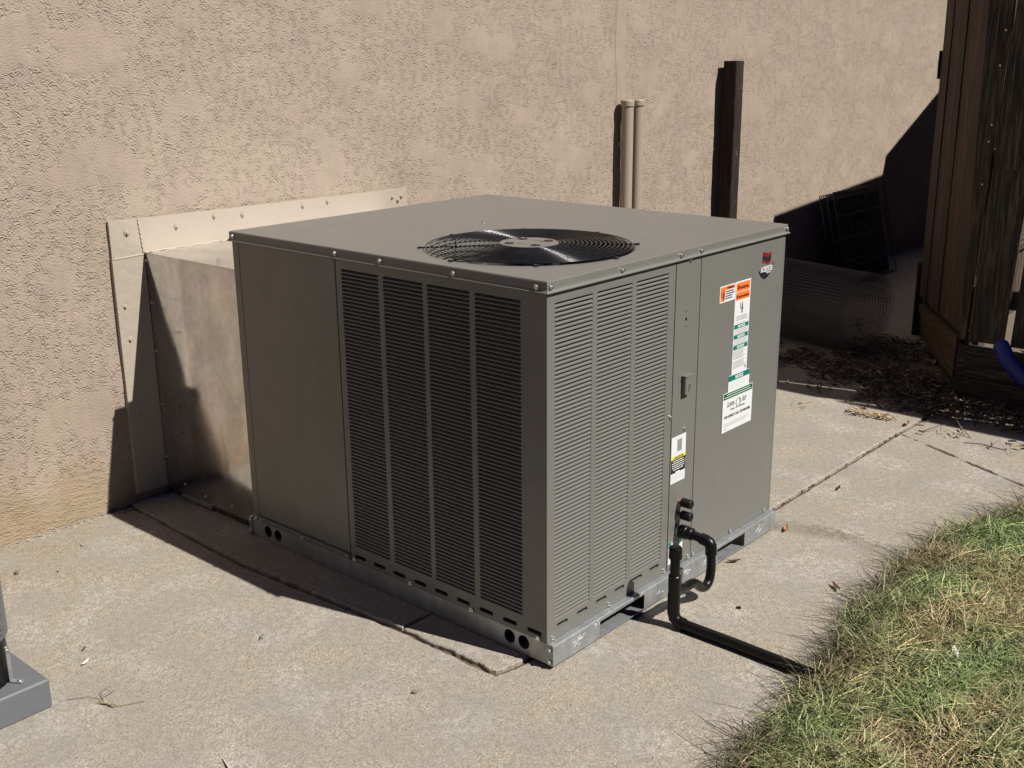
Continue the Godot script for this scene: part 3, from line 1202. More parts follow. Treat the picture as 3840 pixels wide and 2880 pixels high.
	control.plate(FR, 0.5445, 0.6655, 0.790, 0.812, [[0.5997, 0.801, 0.0105, 0.0105, 0.00525]], 0.004)
	control.plate(FR, 0.5445, 0.6655, 0.812, 0.832, [[0.600, 0.822, 0.005, 0.005, 0.0025]], 0.004)
	control.plate(FR, 0.5445, 0.6655, 0.832, y1)
	for x in [0.5445, 0.6655]:
		control.quad(Vector3(x, 0.064, 0), Vector3(x, 0.064, -0.02), Vector3(x, y1, -0.02), Vector3(x, y1, 0))
	put("control_panel", control, paint, u)
	var acc := MB.new()
	acc.box(Vector3(0.6695, 0.079, -0.016), Vector3(W - 0.013, y1, 0.0), 0.0012)
	acc.box(Vector3(0.6695, 0.062, -0.016), Vector3(W - 0.013, 0.0775, -0.0015), 0.001)
	put("access_panel", acc, paint, u)
	var cp2 := MB.new()
	cp2.box(Vector3(W - 0.0115, y0, -0.03), Vector3(W - 0.004, y1, -0.001), 0.001)
	put("corner_post", cp2, paint, u)
	var far := MB.new()
	far.box(Vector3(W - 0.012, y0, -1.228), Vector3(W - 0.004, y1, -0.0305), 0.001)
	put("far_side_panel", far, paint, u)
	# dark inside: coil behind the louvres, divider, floor
	var coil := MB.new()
	coil.box(Vector3(0.045, 0.05, -0.75), Vector3(0.055, 0.94, -0.04))
	coil.box(Vector3(0.056, 0.05, -0.055), Vector3(0.66, 0.94, -0.045))
	coil.box(Vector3(0.0205, 0.05, -0.77), Vector3(W - 0.02, 0.97, -0.758))
	coil.box(Vector3(0.662, 0.05, -0.757), Vector3(0.672, 0.97, -0.022))
	coil.box(Vector3(0.022, 0.05, -1.20), Vector3(W - 0.02, 0.056, -0.02))
	put("condenser_coil", coil, M.coil_fins, u)

	# ---- lid with the fan opening
	var fc := Vector3(0.343, 1.0, -0.348)
	var lid := MB.new()
	var R := 0.2925
	var o := 0.003
	var lx0 := -o
	var lx1 := W + o - 0.004
	var lz0 := -D - o
	var lz1 := o
	var ring := []
	var angles := []
	for k in 96:
		angles.append(TAU * k / 96.0)
	for q in [[lx1, lz1], [lx0, lz1], [lx0, lz0], [lx1, lz0]]:
		angles.append(fposmod(atan2(q[1] - fc.z, q[0] - fc.x), TAU))
	angles.sort()
	var e := 0.004
	for an in angles:
		var d := Vector2(cos(an), sin(an))
		var t := 1e9
		if d.x > 1e-6:
			t = minf(t, (lx1 - e - fc.x) / d.x)
		if d.x < -1e-6:
			t = minf(t, (lx0 + e - fc.x) / d.x)
		if d.y > 1e-6:
			t = minf(t, (lz1 - e - fc.z) / d.y)
		if d.y < -1e-6:
			t = minf(t, (lz0 + e - fc.z) / d.y)
		ring.append([Vector3(fc.x + d.x * R, 1.0, fc.z + d.y * R), Vector3(fc.x + d.x * t, 1.0, fc.z + d.y * t)])
	for k in ring.size():
		var a: Array = ring[k]
		var b: Array = ring[(k + 1) % ring.size()]
		lid.quad(a[1], a[0], b[0], b[1])
	# skirt swept round the rectangle: offset outwards, height
	var prof := [Vector2(-e, 1.0), Vector2(-0.0012, 0.9990), Vector2(0.0, 0.9962), Vector2(0.0, 0.9815), Vector2(0.0008, 0.9775), Vector2(0.0058, 0.9727), Vector2(0.0056, 0.9712), Vector2(0.005, 0.9704), Vector2(-0.001, 0.9702)]
	var cr := [Vector2(lx0, lz1), Vector2(lx1, lz1), Vector2(lx1, lz0), Vector2(lx0, lz0)]
	var sgn := [Vector2(-1, 1), Vector2(1, 1), Vector2(1, -1), Vector2(-1, -1)]
	for k in 4:
		var j := (k + 1) % 4
		for i in prof.size() - 1:
			var p: Vector2 = prof[i]
			var q: Vector2 = prof[i + 1]
			var f := func(c: int, w: Vector2) -> Vector3:
				return Vector3(cr[c].x + sgn[c].x * w.x, w.y, cr[c].y + sgn[c].y * w.x)
			lid.quad(f.call(k, q), f.call(j, q), f.call(j, p), f.call(k, p))
	put("lid", lid, paint, u)

	# ---- fan opening, guard and fan
	var T := Transform3D(Basis(), fc)
	var ori := MB.new()
	ori.lathe(T, [Vector2(0.279, -0.13), Vector2(0.279, -0.03), Vector2(0.281, -0.012), Vector2(0.286, -0.003), Vector2(0.2925, 0.0)].map(func(p: Vector2) -> Vector2: return p), 72)
	for i in ori.n.size():
		ori.n[i] = -ori.n[i]
	for i in range(0, ori.ix.size(), 3):
		var sw := ori.ix[i + 1]
		ori.ix[i + 1] = ori.ix[i + 2]
		ori.ix[i + 2] = sw
	put("fan_opening", ori, paint, u)
	var guard := MB.new()
	for k in 8:
		var an := TAU * k / 8.0 + 0.02
		var d := Vector3(cos(an), 0, sin(an))
		guard.tube([fc + d * 0.302 + Vector3(0, 0.003, 0), fc + d * 0.288 + Vector3(0, 0.002, 0), fc + d * 0.27 + Vector3(0, 0.0025, 0), fc + d * 0.075 + Vector3(0, 0.006, 0)], 0.0024, 6)
	var go := put("fan_guard", guard, M.black_wire, u)
	for k in 17:
		var rr := 0.0865 + k * 0.01225
		var pts := []
		for s in 72:
			var an := TAU * s / 72.0
			var yy := 0.0105 - 0.0050 * pow((rr - 0.08) / 0.2, 2.0)
			pts.append(fc + Vector3(cos(an) * rr, yy, sin(an) * rr))
		var b := MB.new()
		b.tube(pts, 0.0014, 6, false, true)
		put("guard_ring", b, M.black_wire, go)
	var hub := MB.new()
	hub.lathe(T, [Vector2(0.0, 0.005), Vector2(0.081, 0.005), Vector2(0.081, 0.0115), Vector2(0.079, 0.0125), Vector2(0.039, 0.0125), Vector2(0.036, 0.0100), Vector2(0.0335, 0.0100), Vector2(0.0305, 0.0125), Vector2(0.0, 0.0125)], 48)
	var ho := put("hub_plate", hub, paint, go)
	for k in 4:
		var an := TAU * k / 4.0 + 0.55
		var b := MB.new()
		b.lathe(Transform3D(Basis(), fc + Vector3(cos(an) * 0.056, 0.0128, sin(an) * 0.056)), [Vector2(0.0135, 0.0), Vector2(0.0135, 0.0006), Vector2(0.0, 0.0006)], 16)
		put("dark_hole_disc", b, M.black_cap, go)  # flat black disc painted in for a dark hole in the hub plate
		b = MB.new()
		b.lathe(Transform3D(Basis(), fc + Vector3(cos(an) * 0.056, 0.0133, sin(an) * 0.056)), [Vector2(0.0042, 0.0), Vector2(0.0042, 0.004), Vector2(0.0, 0.0045)], 8)
		put("bolt", b, M.zinc, go)
	for k in 8:
		var an := TAU * k / 8.0 + 0.02
		var d := Vector3(cos(an), 0, sin(an))
		var b := MB.new()
		b.box(Vector3(-0.004, 0.0005, -0.006), Vector3(0.004, 0.005, 0.006), 0.001, Transform3D(Basis(d, Vector3.UP, d.cross(Vector3.UP)), fc + d * 0.300))
		put("guard_clip", b, M.black_wire, go)
	var fan := MB.new()
	fan.lathe(Transform3D(Basis(), fc + Vector3(0, -0.14, 0)), [Vector2(0, 0), Vector2(0.065, 0), Vector2(0.065, 0.12), Vector2(0, 0.125)], 24)
	var fo := put("fan_motor", fan, M.black_wire, u)
	for k in 3:
		var an := TAU * k / 3.0 + 0.5
		var b := MB.new()
		var prev := []
		for s in 7:
			var rr := 0.06 + s * 0.034
			var half := 0.30 + 0.05 * s
			var row := []
			for tt in 5:
				var aa: float = an + half * (tt / 4.0 - 0.5) * 2.0 * 0.85
				row.append(fc + Vector3(cos(aa) * rr, -0.085 + 0.05 * (tt / 4.0 - 0.5), sin(aa) * rr))
			if s > 0:
				for tt in 4:
					b.quad(prev[tt], row[tt], row[tt + 1], prev[tt + 1])
			prev = row
		put("fan_blade", b, M.black_wire, fo)

	# ---- base rails
	var rail := MB.new()
	var rz := 0.0205
	var RT := Transform3D(Basis(), Vector3(0, 0, rz))
	rail.plate(RT, 0.0, W - 0.003, 0.0015, 0.0565, [[0.3005, 0.027, 0.206, 0.044, 0.001], [0.872, 0.027, 0.164, 0.044, 0.001]], 0.0015)
	rail.quad(Vector3(0, 0.0565, rz), Vector3(W - 0.003, 0.0565, rz), Vector3(W - 0.003, 0.0598, rz - 0.0025), Vector3(0, 0.0598, rz - 0.0025))
	rail.quad(Vector3(0, 0.0598, rz - 0.0025), Vector3(W - 0.003, 0.0598, rz - 0.0025), Vector3(W - 0.003, 0.0610, -0.03), Vector3(0, 0.0610, -0.03))
	rail.quad(Vector3(0, 0.0015, rz - 0.06), Vector3(W - 0.003, 0.0015, rz - 0.06), Vector3(W - 0.003, 0.0015, rz), Vector3(0, 0.0015, rz))
	rail.quad(Vector3(W - 0.003, 0.0015, rz), Vector3(W - 0.003, 0.0015, rz - 0.06), Vector3(W - 0.003, 0.060, rz - 0.03), Vector3(W - 0.003, 0.058, rz))
	# end plate seen at the near corner
	rail.quad(Vector3(0, 0.0015, 0.0008), Vector3(0, 0.0015, rz), Vector3(0, 0.0565, rz), Vector3(0, 0.0598, 0.0008))
	var ro := put("base_rail", rail, M.galvanised_rail, u)
	ro.set_meta("label", "galvanised base rail with two forklift slots and chalk marks")
	for q in [[0.30, 0.20], [0.872, 0.16]]:
		var card := MB.new()
		card.tint = Color(0.20, 0.14, 0.09)
		card.box(Vector3(q[0] - q[1] * 0.5, 0.0025, -0.07), Vector3(q[0] + q[1] * 0.30, 0.0042, -0.038))
		put("cardboard_strip", card, M.coloured, ro)
	var lr := MB.new()
	var LT := Transform3D(Basis(Vector3(0, 0, 1), Vector3.UP, Vector3(-1, 0, 0)), Vector3(0.0015, 0, 0))
	lr.plate(LT, -1.25, 0.0, 0.0015, 0.0605, [[-1.168, 0.035, 0.038, 0.038, 0.019], [-1.117, 0.035, 0.038, 0.038, 0.019], [-0.129, 0.0355, 0.038, 0.039, 0.019], [-0.080, 0.0355, 0.038, 0.039, 0.019]], 0.002)
	lr.quad(Vector3(0.0015, 0.0605, -1.25), Vector3(0.0015, 0.0605, 0), Vector3(0.03, 0.0612, 0), Vector3(0.03, 0.0612, -1.25))
	# flange of the rear rail beyond the near face
	lr.box(Vector3(-0.002, 0.0015, -1.266), Vector3(0.02, 0.064, -1.2505), 0.001)
	var lo := put("base_rail", lr, M.galvanised_rail, u)
	# chalk scribbles on the front rail
	var ch := MB.new()
	for mark in [[0.075, 0.030, 7], [0.10, 0.038, 6], [0.165, 0.045, 4], [0.60, 0.035, 6], [0.70, 0.03, 5], [1.02, 0.03, 6], [1.035, 0.026, 5], [0.46, 0.02, 3]]:
		for k in int(mark[2]):
			var x: float = mark[0] + rng.randf() * 0.03
			var y: float = mark[1] + (rng.randf() - 0.5) * 0.016
			var len := 0.008 + rng.randf() * 0.012
			var an := rng.randf() * 1.2 - 0.2
			var dx := Vector3(cos(an), sin(an), 0) * len
			var dy := Vector3(-sin(an), cos(an), 0) * 0.0013
			var p := Vector3(x, y, rz + 0.0004)
			ch.quad(p - dy, p + dx - dy, p + dx + dy, p + dy)
	put("chalk_marks", ch, M.chalk, ro)

	# ---- screws
	for q in [[0.009, 0.985], [0.291, 0.984], [0.559, 0.984], [0.66, 0.984], [1.143, 0.986]]:
		put("screw", screw_mesh, M.zinc, u, FR * Transform3D(Basis(), Vector3(q[0], q[1], 0.0047)))
	for q in [[0.025, 0.067], [0.265, 0.068], [0.528, 0.070], [0.655, 0.071], [0.682, 0.070], [0.896, 0.070], [1.11, 0.072], [0.536, 0.534], [0.612, 0.481], [0.612, 0.965]]:
		put("screw", screw_mesh, M.zinc, u, FR * Transform3D(Basis(), Vector3(q[0], q[1], 0.0004)))
	for q in [[-1.225, 0.987], [-0.751, 0.986], [-0.568, 0.985], [-0.298, 0.984], [-0.028, 0.984]]:
		put("screw", screw_mesh, M.zinc, u, LF * Transform3D(Basis(), Vector3(q[0], q[1], 0.0047)))
	for q in [[-0.739, 0.0685], [-0.50, 0.068], [-0.263, 0.0675], [-0.028, 0.067], [-0.985, 0.070], [-1.197, 0.069], [-0.772, 0.074], [-1.222, 0.068]]:
		put("screw", screw_mesh, M.zinc, u, LF * Transform3D(Basis(), Vector3(q[0], q[1], 0.003)))
	for q in [[0.010, 0.046], [0.010, 0.012], [-1.258, 0.052], [-1.258, 0.015]]:
		put("screw", screw_mesh, M.zinc, u, LF * Transform3D(Basis.from_scale(Vector3.ONE * 0.8), Vector3(q[0], q[1], 0.0022)))
	put("screw", screw_mesh, M.zinc, u, Transform3D(Basis(Vector3.RIGHT, Vector3(0, 0, -1), Vector3.UP), Vector3(0.597, 1.0002, -0.751)))
	put("screw", screw_mesh, M.zinc, u, Transform3D(Basis(Vector3(0, 0, -1), Vector3.UP, Vector3.RIGHT), Vector3(W - 0.0038, 0.56, -0.05)))

	# ---- latch, service caps
	var latch := MB.new()
	latch.box(Vector3(0.588, 0.587, 0.0003), Vector3(0.620, 0.640, 0.014), 0.002)
	latch.box(Vector3(0.586, 0.640, 0.0003), Vector3(0.624, 0.6425, 0.016), 0.0008)
	put("pull_cover", latch, paint, u)
	var ink := MB.new()
	ink.tint = Color(0.03, 0.03, 0.03)
	for k in 3:
		ink.quad(Vector3(0.601, 0.611 - k * 0.007, 0.0143), Vector3(0.614 - 0.002 * k, 0.611 - k * 0.007, 0.0143), Vector3(0.614 - 0.002 * k, 0.6145 - k * 0.007, 0.0143), Vector3(0.601, 0.6145 - k * 0.007, 0.0143))
	put("print", ink, M.coloured, u)
	for y in [0.263, 0.224]:
		var Z := Transform3D(Basis(Vector3.RIGHT, Vector3(0, 0, 1), Vector3(0, -1, 0)), Vector3(0.598, y, 0.0))
		var st := MB.new()
		st.lathe(Z, [Vector2(0.0065, 0), Vector2(0.0065, 0.016), Vector2(0, 0.016)], 14)
		put("service_stub", st, M.copper, u)
		var cb := MB.new()
		cb.lathe(Z, [Vector2(0.0, 0.010), Vector2(0.0125, 0.010), Vector2(0.0135, 0.012), Vector2(0.0135, 0.040), Vector2(0.0115, 0.0425), Vector2(0.0, 0.0425)], 20)
		put("service_cap", cb, M.black_cap, u)


# ---------------------------------------------------------------- printed labels
func text(parent: Node, s: String, cx: float, cy: float, w: float, h: float, z: float, material: Material, font := "Droid Sans", weight := 700, slant := 0.0) -> void:
	var tm := TextMesh.new()
	var sf := SystemFont.new()
	sf.font_names = PackedStringArray([font])
	sf.font_weight = weight
	tm.font = sf
	tm.text = s
	tm.font_size = 40
	tm.pixel_size = 0.01
	tm.depth = 0.05
	tm.curve_step = 1.5
	var box := tm.get_aabb()
	if box.size.x < 1e-4 or box.size.y < 1e-4:
		return
	var o := MeshInstance3D.new()
	o.name = "lettering"
	o.mesh = tm
	o.material_override = material
	var sx := w / box.size.x
	var sy := h / box.size.y
	var c := box.get_center()
	var b := Basis(Vector3(sx, 0, 0), Vector3(slant * sy, sy, 0), Vector3(0, 0, 0.004))
	o.transform = Transform3D(b, Vector3(cx, cy, z) - b * Vector3(c.x, c.y, 0))
	parent.add_child(o, true)


func rect(mb: MB, x0: float, y0: float, x1: float, y1: float, col: Color, layer: int) -> void:
	mb.tint = col
	var z := 0.0006 + 0.0003 * layer
	mb.quad(Vector3(x0, y0, z), Vector3(x1, y0, z), Vector3(x1, y1, z), Vector3(x0, y1, z))


func plate_label(mb: MB, x0: float, y0: float, x1: float, y1: float, r: float, col: Color, z := 0.0005) -> void:
	mb.tint = col
	var pts := []
	for q in [[x1 - r, y1 - r, 0.0], [x0 + r, y1 - r, 0.5], [x0 + r, y0 + r, 1.0], [x1 - r, y0 + r, 1.5]]:
		for k in 4:
			var an: float = PI * (q[2] + 0.5 * k / 3.0)
			pts.append(Vector3(q[0] + cos(an) * r, q[1] + sin(an) * r, z))
	var c := Vector3((x0 + x1) * 0.5, (y0 + y1) * 0.5, z)
	for k in pts.size():
		var a: Vector3 = pts[k]
		var b: Vector3 = pts[(k + 1) % pts.size()]
		mb.tri(c, a, b)
		var d := Vector3(0, 0, -0.0004)
		mb.quad(a + d, b + d, b, a)


func words(mb: MB, x0: float, x1: float, y: float, h: float, col: Color, centre := true) -> void:
	# one line of print too small to read: word-long strokes
	var w := (x1 - x0) * (0.72 + 0.28 * rng.randf())
	var x := x0 + ((x1 - x0) - w) * (0.5 if centre else 0.0)
	var end := x + w
	while x < end:
		var l := minf((0.004 + 0.008 * rng.randf()), end - x)
		if l > 0.001:
			rect(mb, x, y, x + l, y + h, col, 2)
		x += l + 0.0018


func labels_on_unit() -> void:
	var u := get_node("air_conditioner")
	var white := Color(0.58, 0.60, 0.60)
	var green := Color(0.0, 0.145, 0.105)
	var grey := Color(0.30, 0.31, 0.33)
	var dark := Color(0.03, 0.03, 0.035)
	var orange := Color(0.72, 0.16, 0.02)
	# long strip of warnings and notices
	var b := MB.new()
	plate_label(b, 0.858, 0.575, 0.945, 0.864, 0.002, white)
	rect(b, 0.8625, 0.833, 0.9405, 0.8595, orange, 0)
	rect(b, 0.8625, 0.808, 0.9405, 0.831, orange, 0)
	rect(b, 0.890, 0.780, 0.893, 0.800, dark, 1)
	b.tint = dark
	b.tri(Vector3(0.896, 0.776, 0.001), Vector3(0.906, 0.776, 0.001), Vector3(0.902, 0.804, 0.001))
	b.tri(Vector3(0.897, 0.774, 0.001), Vector3(0.901, 0.764, 0.001), Vector3(0.905, 0.774, 0.001))
	for k in 3:
		words(b, 0.866, 0.937, 0.7575 - k * 0.0052, 0.0022, grey)
	for k in 2:
		words(b, 0.862, 0.941, 0.740 - k * 0.0045, 0.001, Color(0.5, 0.5, 0.52))
	for q in [[0.716, 0.728], [0.685, 0.697], [0.6525, 0.6645]]:
		rect(b, 0.8605, q[0] + 0.0055, 0.9425, q[1] + 0.0065, green, 0)
	for q in [0.717, 0.7125, 0.708, 0.7035, 0.686, 0.6815, 0.677, 0.6725, 0.6535, 0.6495, 0.6455, 0.6415, 0.6375, 0.6335, 0.6295, 0.6215, 0.6175, 0.6135, 0.6095, 0.6055, 0.6015]:
		words(b, 0.862, 0.941, q, 0.0016, grey, q > 0.66)
	rect(b, 0.933, 0.592, 0.938, 0.600, dark, 0)
	var o := put("warning_label", b, M.white_print, u)
	o.set_meta("label", "long white strip of warnings with orange head and green notice bars")
	text(o, "⚠ WARNING", 0.9015, 0.8465, 0.062, 0.0125, 0.0012, M.ink_red)
	text(o, "⚠ AVERTISSEMENT", 0.9015, 0.8195, 0.073, 0.011, 0.0012, M.ink_red)
	for y in [0.7282, 0.6972, 0.6647]:
		text(o, "NOTICE", 0.9015, y, 0.040, 0.0078, 0.0012, M.ink_white)
	# small orange shock label
	b = MB.new()
	plate_label(b, 0.772, 0.815, 0.8565, 0.8635, 0.003, white)
	rect(b, 0.7755, 0.850, 0.8525, 0.8605, orange, 0)
	rect(b, 0.7755, 0.8185, 0.800, 0.850, orange, 0)
	rect(b, 0.778, 0.832, 0.7815, 0.848, Color(0.12, 0.012, 0.008), 1)
	b.tint = Color(0.12, 0.012, 0.008)
	b.tri(Vector3(0.787, 0.834, 0.001), Vector3(0.798, 0.834, 0.001), Vector3(0.793, 0.855, 0.001))
	b.tri(Vector3(0.787, 0.833, 0.001), Vector3(0.7925, 0.819, 0.001), Vector3(0.798, 0.833, 0.001))
	for k in 4:
		words(b, 0.8025, 0.8525, 0.8435 - k * 0.0068, 0.0034, dark, false)
	o = put("shock_label", b, M.white_print, u)
	text(o, "DANGER", 0.830, 0.8552, 0.038, 0.0075, 0.0012, M.ink_red)
	# lower notice
	b = MB.new()
	plate_label(b, 0.8415, 0.515, 0.9635, 0.5835, 0.004, white, 0.0011)
	rect(b, 0.8418, 0.5655, 0.9632, 0.5825, green, 2)
	for k in 4:
		words(b, 0.848, 0.958, 0.5585 - k * 0.006, 0.0014, Color(0.45, 0.45, 0.47), false)
	o = put("notice_label", b, M.white_print, u)
	text(o, "NOTICE", 0.902, 0.574, 0.044, 0.0105, 0.0018, M.ink_white)
	# installer's label
	b = MB.new()
	plate_label(b, 0.814, 0.411, 0.9865, 0.534, 0.001, white, 0.0017)
	for q in [[0.817, 0.5135, 0.9845, 0.532, Color(0.0, 0.10, 0.035), 4]]:
		rect(b, q[0], q[1], q[2], q[3], q[4], q[5])
	rect(b, 0.835, 0.5255, 0.968, 0.5275, white, 5)
	rect(b, 0.822, 0.5185, 0.978, 0.5205, white, 5)
	for k in 3:
		rect(b, 0.825, 0.4355 - k * 0.004, 0.972 - 0.012 * k, 0.4366 - k * 0.004, grey, 5)
	rect(b, 0.825, 0.4185, 0.846, 0.4205, grey, 5)
	o = put("installer_label", b, M.white_print, u)
	text(o, "Loves", 0.860, 0.4955, 0.040, 0.0165, 0.0022, M.ink_black, "Droid Serif", 400, 0.25)
	text(o, "Air", 0.938, 0.4965, 0.028, 0.0165, 0.0022, M.ink_black, "Droid Serif", 400, 0.25)
	text(o, "Heating    Air Conditioning", 0.9005, 0.4765, 0.084, 0.007, 0.0022, M.ink_black, "Droid Serif", 400, 0.2)
	text(o, "FOR SERVICE CALL 229-506-8686", 0.9005, 0.4575, 0.150, 0.0085, 0.0022, M.ink_black)
	# green heart drawn as a brush stroke
	for s in [-1.0, 1.0]:
		var pts := []
		for k in 12:
			var t := k / 11.0
			var an := lerpf(0.15, 2.9, t)
			pts.append(Vector3(0.9015 + s * (0.0125 * sin(an) * (1.0 if s > 0 else 0.9)), 0.4925 + 0.0095 * (1.0 - t * 2.0) + 0.004 * sin(an * 2.0), 0.0024))
		var hb := MB.new()
		hb.tube(pts, [0.0004, 0.0011, 0.0014, 0.0015, 0.0015, 0.0015, 0.0014, 0.0012, 0.001, 0.0008, 0.0006, 0.0004], 5)
		put("heart_stroke", hb, M.ink_green if s < 0 else M.ink_black, o)
	# serial number label by the seam
	b = MB.new()
	plate_label(b, 0.5475, 0.3285, 0.6205, 0.468, 0.002, white)
	rect(b, 0.5585, 0.4175, 0.605, 0.418, grey, 0)
	rect(b, 0.5585, 0.460, 0.605, 0.4605, grey, 0)
	var x := 0.577
	for w in [3, 1, 2, 1, 1, 3, 2, 1, 3, 1, 2]:
		rect(b, x, 0.421, x + w * 0.0007, 0.4565, dark, 0)
		x += w * 0.0007 + 0.0009
	rect(b, 0.5475, 0.4005, 0.6205, 0.4095, Color(0.72, 0.62, 0.02), 0)
	rect(b, 0.5478, 0.3585, 0.6202, 0.400, Color(0.01, 0.01, 0.012), 0)
	for k in 5:
		words(b, 0.551, 0.617, 0.3935 - k * 0.0064, 0.0026, Color(0.7, 0.7, 0.68))
	rect(b, 0.570, 0.3555, 0.592, 0.3625, white, 2)
	for k in 3:
		words(b, 0.551, 0.617, 0.3495 - k * 0.0055, 0.0014, Color(0.45, 0.45, 0.47))
	o = put("serial_label", b, M.white_print, u)
	text(o, "CAUTION", 0.584, 0.405, 0.048, 0.006, 0.0012, M.ink_black)
	# small notice by the drain outlet
	b = MB.new()
	plate_label(b, 0.549, 0.078, 0.6215, 0.149, 0.003, white)
	rect(b, 0.5495, 0.1305, 0.621, 0.1485, green, 0)
	o = put("drain_notice_label", b, M.white_print, u)
	text(o, "NOTICE", 0.585, 0.1395, 0.047, 0.0115, 0.0012, M.ink_white)
	# badge: red flag above a dark crescent
	b = MB.new()
	b.tint = Color(0.17, 0.008, 0.01)
	var n := 10
	for band in [[0.0, 1.0, Color(0.17, 0.008, 0.01), 0.0006], [0.24, 0.66, Color(0.012, 0.012, 0.016), 0.0009]]:
		b.tint = band[2]
		for k in n:
			var q := []
			for t in [float(k) / n, float(k + 1) / n]:
				var wv := 0.0035 * sin(t * TAU + 0.4)
				var lo := lerpf(0.895, 0.9275, band[0]) + wv
				var hi := lerpf(0.895, 0.9275, band[1]) + wv
				q.append([lerpf(1.0075, 1.0585, t), lo, hi])
			b.quad(Vector3(q[0][0], q[0][1], band[3]), Vector3(q[1][0], q[1][1], band[3]), Vector3(q[1][0], q[1][2], band[3]), Vector3(q[0][0], q[0][2], band[3]))
	b.tint = Color(0.010, 0.011, 0.018)
	var top := []
	var bot := []
	for k in 15:
		var t := k / 14.0
		var xx := lerpf(0.988, 1.079, t)
		var chord := lerpf(0.8765, 0.8945, t)
		top.append(Vector3(xx, chord - 0.0085 * sin(PI * t), 0.0006))
		bot.append(Vector3(xx, chord - 0.0365 * pow(maxf(sin(PI * t), 0.0), 0.75), 0.0006))
	for k in 14:
		b.quad(bot[k], bot[k + 1], top[k + 1], top[k])
	o = put("badge", b, M.white_print, u)
	o.set_meta("label", "badge of a red flag over a dark crescent with white lettering")
	text(o, "ACHIEVER", 1.034, 0.8785, 0.070, 0.0155, 0.0012, M.ink_white, "Droid Serif", 700, 0.12)
	text(o, "SERIES", 1.046, 0.8665, 0.026, 0.004, 0.0012, M.ink_white)


# ---------------------------------------------------------------- condensate drain
func drain_pipe() -> void:
	var d := thing("drain_pipe", "black plastic condensate drain with a trap running from the unit to the grass", "drain pipe", Vector3.ZERO)
	var m: Material = M.black_plastic
	var r := 0.0136
	var f := 0.0172
	var Z := Basis(Vector3.RIGHT, Vector3(0, 0, 1), Vector3(0, -1, 0))
	var b := MB.new()
	b.lathe(Transform3D(Z, Vector3(0.597, 0.174, 0.0)), [Vector2(0.0145, 0.0), Vector2(0.0145, 0.010), Vector2(0.0, 0.010)], 20)
	put("thread_tape", b, M.ink_white, d)
	b = MB.new()
	b.lathe(Transform3D(Z, Vector3(0.597, 0.173, 0.0)), [Vector2(0.0, 0.008), Vector2(0.0195, 0.008), Vector2(0.0205, 0.010), Vector2(0.0205, 0.031), Vector2(0.0185, 0.033), Vector2(0.0185, 0.048), Vector2(0.0165, 0.050), Vector2(0.0, 0.050)], 18)
	put("adapter", b, m, d)
	b = MB.new()
	b.tube([Vector3(0.597, 0.173, 0.045), Vector3(0.599, 0.1685, 0.080)], r, 18)
	put("pipe", b, m, d)
	b = MB.new()
	b.tube([Vector3(0.5990, 0.1687, 0.078), Vector3(0.600, 0.1667, 0.092), Vector3(0.601, 0.162, 0.1035), Vector3(0.602, 0.153, 0.1085), Vector3(0.603, 0.128, 0.1095)], [f, f, f, f, f], 20)
	put("elbow", b, m, d)
	# trap bend
	var ctl := [Vector3(0.603, 0.135, 0.1095), Vector3(0.605, 0.100, 0.110), Vector3(0.605, 0.074, 0.110), Vector3(0.598, 0.049, 0.110), Vector3(0.578, 0.036, 0.110), Vector3(0.556, 0.042, 0.110), Vector3(0.535, 0.058, 0.111), Vector3(0.512, 0.072, 0.112), Vector3(0.490, 0.0775, 0.114), Vector3(0.462, 0.080, 0.117), Vector3(0.430, 0.089, 0.121), Vector3(0.400, 0.101, 0.124)]
	var curve := Curve3D.new()
	for k in ctl.size():
		var tg: Vector3 = (ctl[mini(k + 1, ctl.size() - 1)] - ctl[maxi(k - 1, 0)]) / 6.0
		curve.add_point(ctl[k], -tg, tg)
	curve.bake_interval = 0.006
	var pts := []
	for p in curve.get_baked_points():
		pts.append(p)
	b = MB.new()
	b.tube(pts, r, 20)
	put("trap", b, m, d)
	# upright cleanout with cap
	var c := Vector3(0.392, 0, 0.125)
	b = MB.new()
	b.lathe(Transform3D(Basis(), c), [Vector2(r, 0.02), Vector2(r, 0.20)], 20)
	put("standpipe", b, m, d)
	b = MB.new()
	b.lathe(Transform3D(Basis(), c), [Vector2(0.0, 0.196), Vector2(0.0178, 0.196), Vector2(0.0185, 0.198), Vector2(0.0180, 0.224), Vector2(0.0155, 0.2295), Vector2(0.010, 0.2315), Vector2(0.0, 0.232)], 24)
	put("cap", b, m, d)
	b = MB.new()
	b.lathe(Transform3D(Basis(), c), [Vector2(r, 0.060), Vector2(f, 0.060), Vector2(f + 0.0006, 0.062), Vector2(f, 0.145), Vector2(f - 0.002, 0.147), Vector2(r, 0.147)], 24)
	b.tube([Vector3(0.398, 0.101, 0.1245), Vector3(0.425, 0.0905, 0.1215)], f, 18)
	put("tee", b, m, d)
	b = MB.new()
	b.tube([c + Vector3(0, 0.075, 0), c + Vector3(0, 0.036, 0.0), c + Vector3(0, 0.020, 0.004), c + Vector3(0, 0.011, 0.016), c + Vector3(0, 0.0085, 0.034)], f, 20)
	put("elbow", b, m, d)
	b = MB.new()
	b.lathe(Transform3D(Z, Vector3(0.392, 0.0085, 0.156)), [Vector2(r, 0.0), Vector2(f + 0.0012, 0.0), Vector2(f + 0.0012, 0.004), Vector2(r, 0.004)], 20)
	put("collar", b, m, d)
	b = MB.new()
	b.tube([Vector3(0.392, 0.0085, 0.14), Vector3(0.394, 0.0072, 0.32), Vector3(0.390, 0.0068, 0.50), Vector3(0.396, 0.006, 0.66), Vector3(0.40, -0.01, 0.80)], 0.0150, 20)
	put("pipe", b, m, d)


